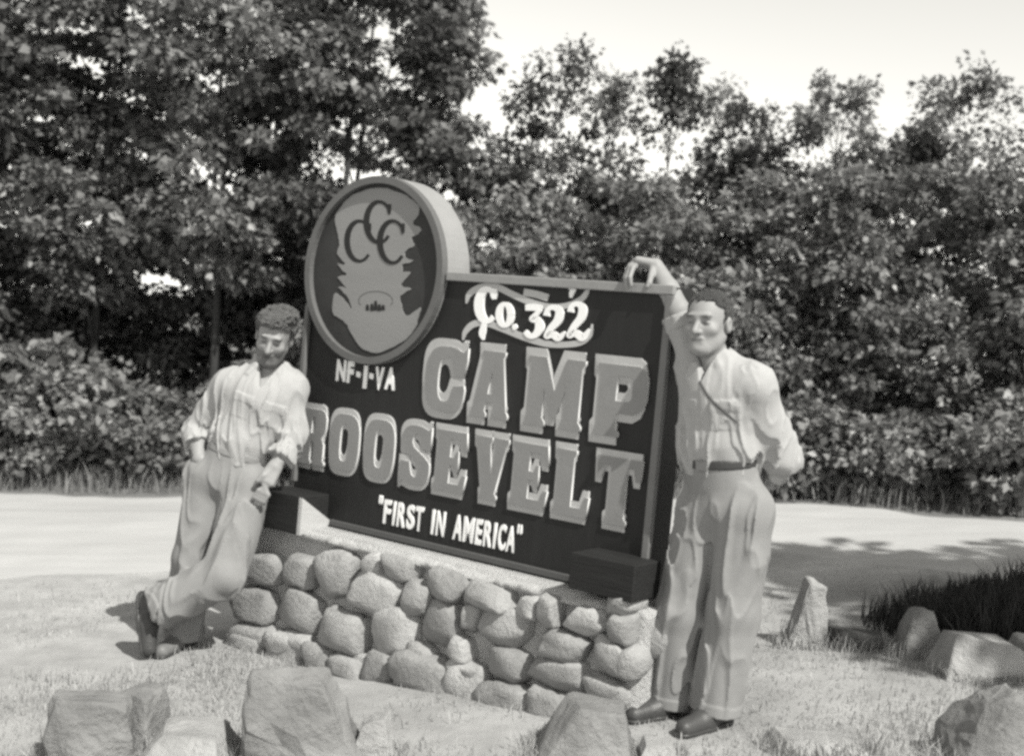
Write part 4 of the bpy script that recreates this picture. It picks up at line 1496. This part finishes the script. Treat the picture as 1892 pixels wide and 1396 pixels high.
hd_l = (wl, wl + vec(-.085, .03, -.01), [[wl + vec(-.12, .04, -.02 + .018 * k), wl + vec(-.15, .035, -.03 + .018 * k), wl + vec(-.165, .02, -.03 + .018 * k)] for k in range(4)],
        [wl + vec(-.02, 0, .02), wl + vec(-.06, 0, .035), wl + vec(-.09, .0, .03)], (0.3, 1, 0))
optR = dict(hands=[hd_r, hd_l], chest_r=0.168, waist_r=0.150, hip_r=0.155, sleeve_r=0.062, sleevel=0.14, sleever=-0.02, knee_r=0.092, cuff_r=0.092,
            heml=0.035, hemr=0.03, trousers='khaki', seed=3, vdepth=0.07, hairmat='hair_dark', hair_amp=0.0045, hair_sc=(90, 30, 45),
            hair=[((0, -.018, .042), (.081, .100, .090))],
            hairline=(lambda q: 0.086 - 0.9 * np.maximum(np.abs(q[..., 0]) - 0.04, 0), lambda q: 0.022 + 0.0 * q[..., 2]))
build_person(rootR, JR, (-.64, -.77, 0), HR, 0.005, optR)
gzz = lambda p: float(gz(p[0], p[1]))
for a, t, m in ((JR['anl'], vec(-.72, -.69, 0), 'shoe'), (JR['anr'], vec(-.82, -.57, 0), 'shoe')):
    hl = np.array([a[0], a[1], 0]) - unit(t) * 0.05
    hl[2] = gzz(hl) + 0.004
    te = hl + unit(t) * 0.28
    te[2] = gzz(te) + 0.006
    add_shoe(rootR, hl, te, M[m])

# thin dark band running from the open collar to the armpit
from mathutils.bvhtree import BVHTree
sh_o = [c for c in rootR.children if c.name.startswith('shirt')][0]
off_v = np.array(rootR.location[:])
bv = BVHTree.FromPolygons([Vector(v.co) + rootR.location for v in sh_o.data.vertices], [p.vertices[:] for p in sh_o.data.polygons])
top_, bot_ = [], []
for (x, y, w) in crom([(1292, 704, 4), (1310, 733, 4.5), (1334, 757, 4.5), (1362, 780, 2)], 8):
    pr = []
    for dx, dy in ((0.55 * w, -0.8 * w), (-0.55 * w, 0.8 * w)):
        d = ray(x + dx * 0.6, y + dy * 0.6)
        d = Vector(d / np.linalg.norm(d))
        h = bv.ray_cast(Vector((0, 0, CZ)), d)
        if h[0] is not None:
            pr.append((h[0] - d * 0.003, h[0] + d * 0.004))
    if len(pr) == 2:
        top_.append((pr[0][0], pr[1][0]))
        bot_.append((pr[0][1], pr[1][1]))
if len(top_) > 3:
    k = len(top_)
    V = [np.array(p) - off_v for t in (top_, bot_) for q in t for p in q]
    Fc = []
    for i in range(k - 1):
        a, b = 2 * i, 2 * i + 2
        Fc += [(a, a + 1, b + 1, b), (2 * k + a, 2 * k + b, 2 * k + b + 1, 2 * k + a + 1), (a, b, 2 * k + b, 2 * k + a), (a + 1, 2 * k + a + 1, 2 * k + b + 1, b + 1)]
    link('chest_band', mesh_np('chest_band', V, Fc, True, [M['chest_band']]), rootR)

# ---- the man at the left: leaning on the end of the sign, ankles crossed, hands at his pockets
JL = dict(
    neck=P(497, 678, 6.03), chest=P(482, 742, 6.02), waist=P(440, 838, 6.02), pelvis=P(422, 878, 6.03),
    shl=P(537, 716, 6.04), ell=P(543, 806, 6.00), wrl=P(508, 862, 5.90),
    shr=P(425, 712, 6.03), elr=P(364, 790, 6.10), wrr=P(368, 848, 5.98),
    hipl=P(458, 895, 6.00), knl=P(416, 1062, 5.84), anl=P(294, 1122, 5.88),
    hipr=P(384, 880, 6.04), knr=P(352, 1030, 6.02), anr=P(338, 1165, 6.08),
)
JL['toel'], JL['toer'] = P(268, 1190, 5.86), P(335, 1195, 5.90)
rootL = person_root((-1.55, 6.05, float(gz(-1.55, 6.05))), 'slim man with bushy hair leaning on the left end of the sign with ankles crossed')
HL = Head(P(507, 622, 5.98), (-.02, -.93, -.36), (0.16, -.1, 1), 1.06)
wl = JL['wrl']
kl = P(492, 888, 5.868)
hd_l = (wl, kl, [[P(478 + 6 * k, 905 + 3 * k, 5.862), P(470 + 6 * k, 918 + 3 * k, 5.866), P(465 + 6 * k, 927 + 3 * k - (4 if k in (0, 3) else 0), 5.878)] for k in range(4)],
        [P(500, 868, 5.885), P(487, 878, 5.862), P(477, 887, 5.86), P(471, 893, 5.868)], (0.2, -1, 0.3))
wr = JL['wrr']
kr = P(376, 874, 5.985)
hd_r = (wr, kr, [[P(378 + 3 * k, 888, 6.02), P(382 + 3 * k, 898, 6.04), P(384 + 3 * k, 904, 6.05)] for k in range(4)],
        [P(371, 856, 5.965), P(378, 868, 5.965), P(384, 876, 5.985)], (-0.5, -1, 0.3))
optL = dict(hands=[hd_l, hd_r], chest_r=0.165, waist_r=0.142, hip_r=0.150, sleeve_r=0.058, sleevel=0.13, sleever=0.10, knee_r=0.095, cuff_r=0.098,
            heml=0.0, hemr=0.02, trousers='khaki', seed=23, vdepth=0.10, hairmat='hair_brown', hair_amp=0.010, hair_sc=(40, 40, 32), beard=0.5, belt='khaki',
            hair=[((0, -.020, .050), (.090, .102, .088)), ((.01, .030, .095), (.070, .060, .042)), ((-.02, -.01, .11), (.07, .07, .04))],
            hairline=(lambda q: 0.074 - 0.6 * np.maximum(np.abs(q[..., 0]) - 0.045, 0), lambda q: 0.015 + 0.0 * q[..., 2]))
build_person(rootL, JL, (.12, -.99, 0), HL, 0.005, optL)
# standing foot flat on the ground
a = JL['anr']
t = unit(vec(-.25, -.97, 0))
hl = np.array([a[0], a[1], 0]) - t * 0.05
hl[2] = gzz(hl) + 0.004
te = hl + t * 0.28
te[2] = gzz(te) + 0.006
add_shoe(rootL, hl, te, M['shoe_tan'])
# crossed foot stands on its toe
te = P(270, 1200, 5.86)
te[2] = gzz(te) + 0.012
hl = P(262, 1112, 5.93)
hl = te + unit(hl - te) * 0.275
add_shoe(rootL, hl, te, M['shoe'], up=unit(JL['anl'] - (hl * 0.75 + te * 0.25)))
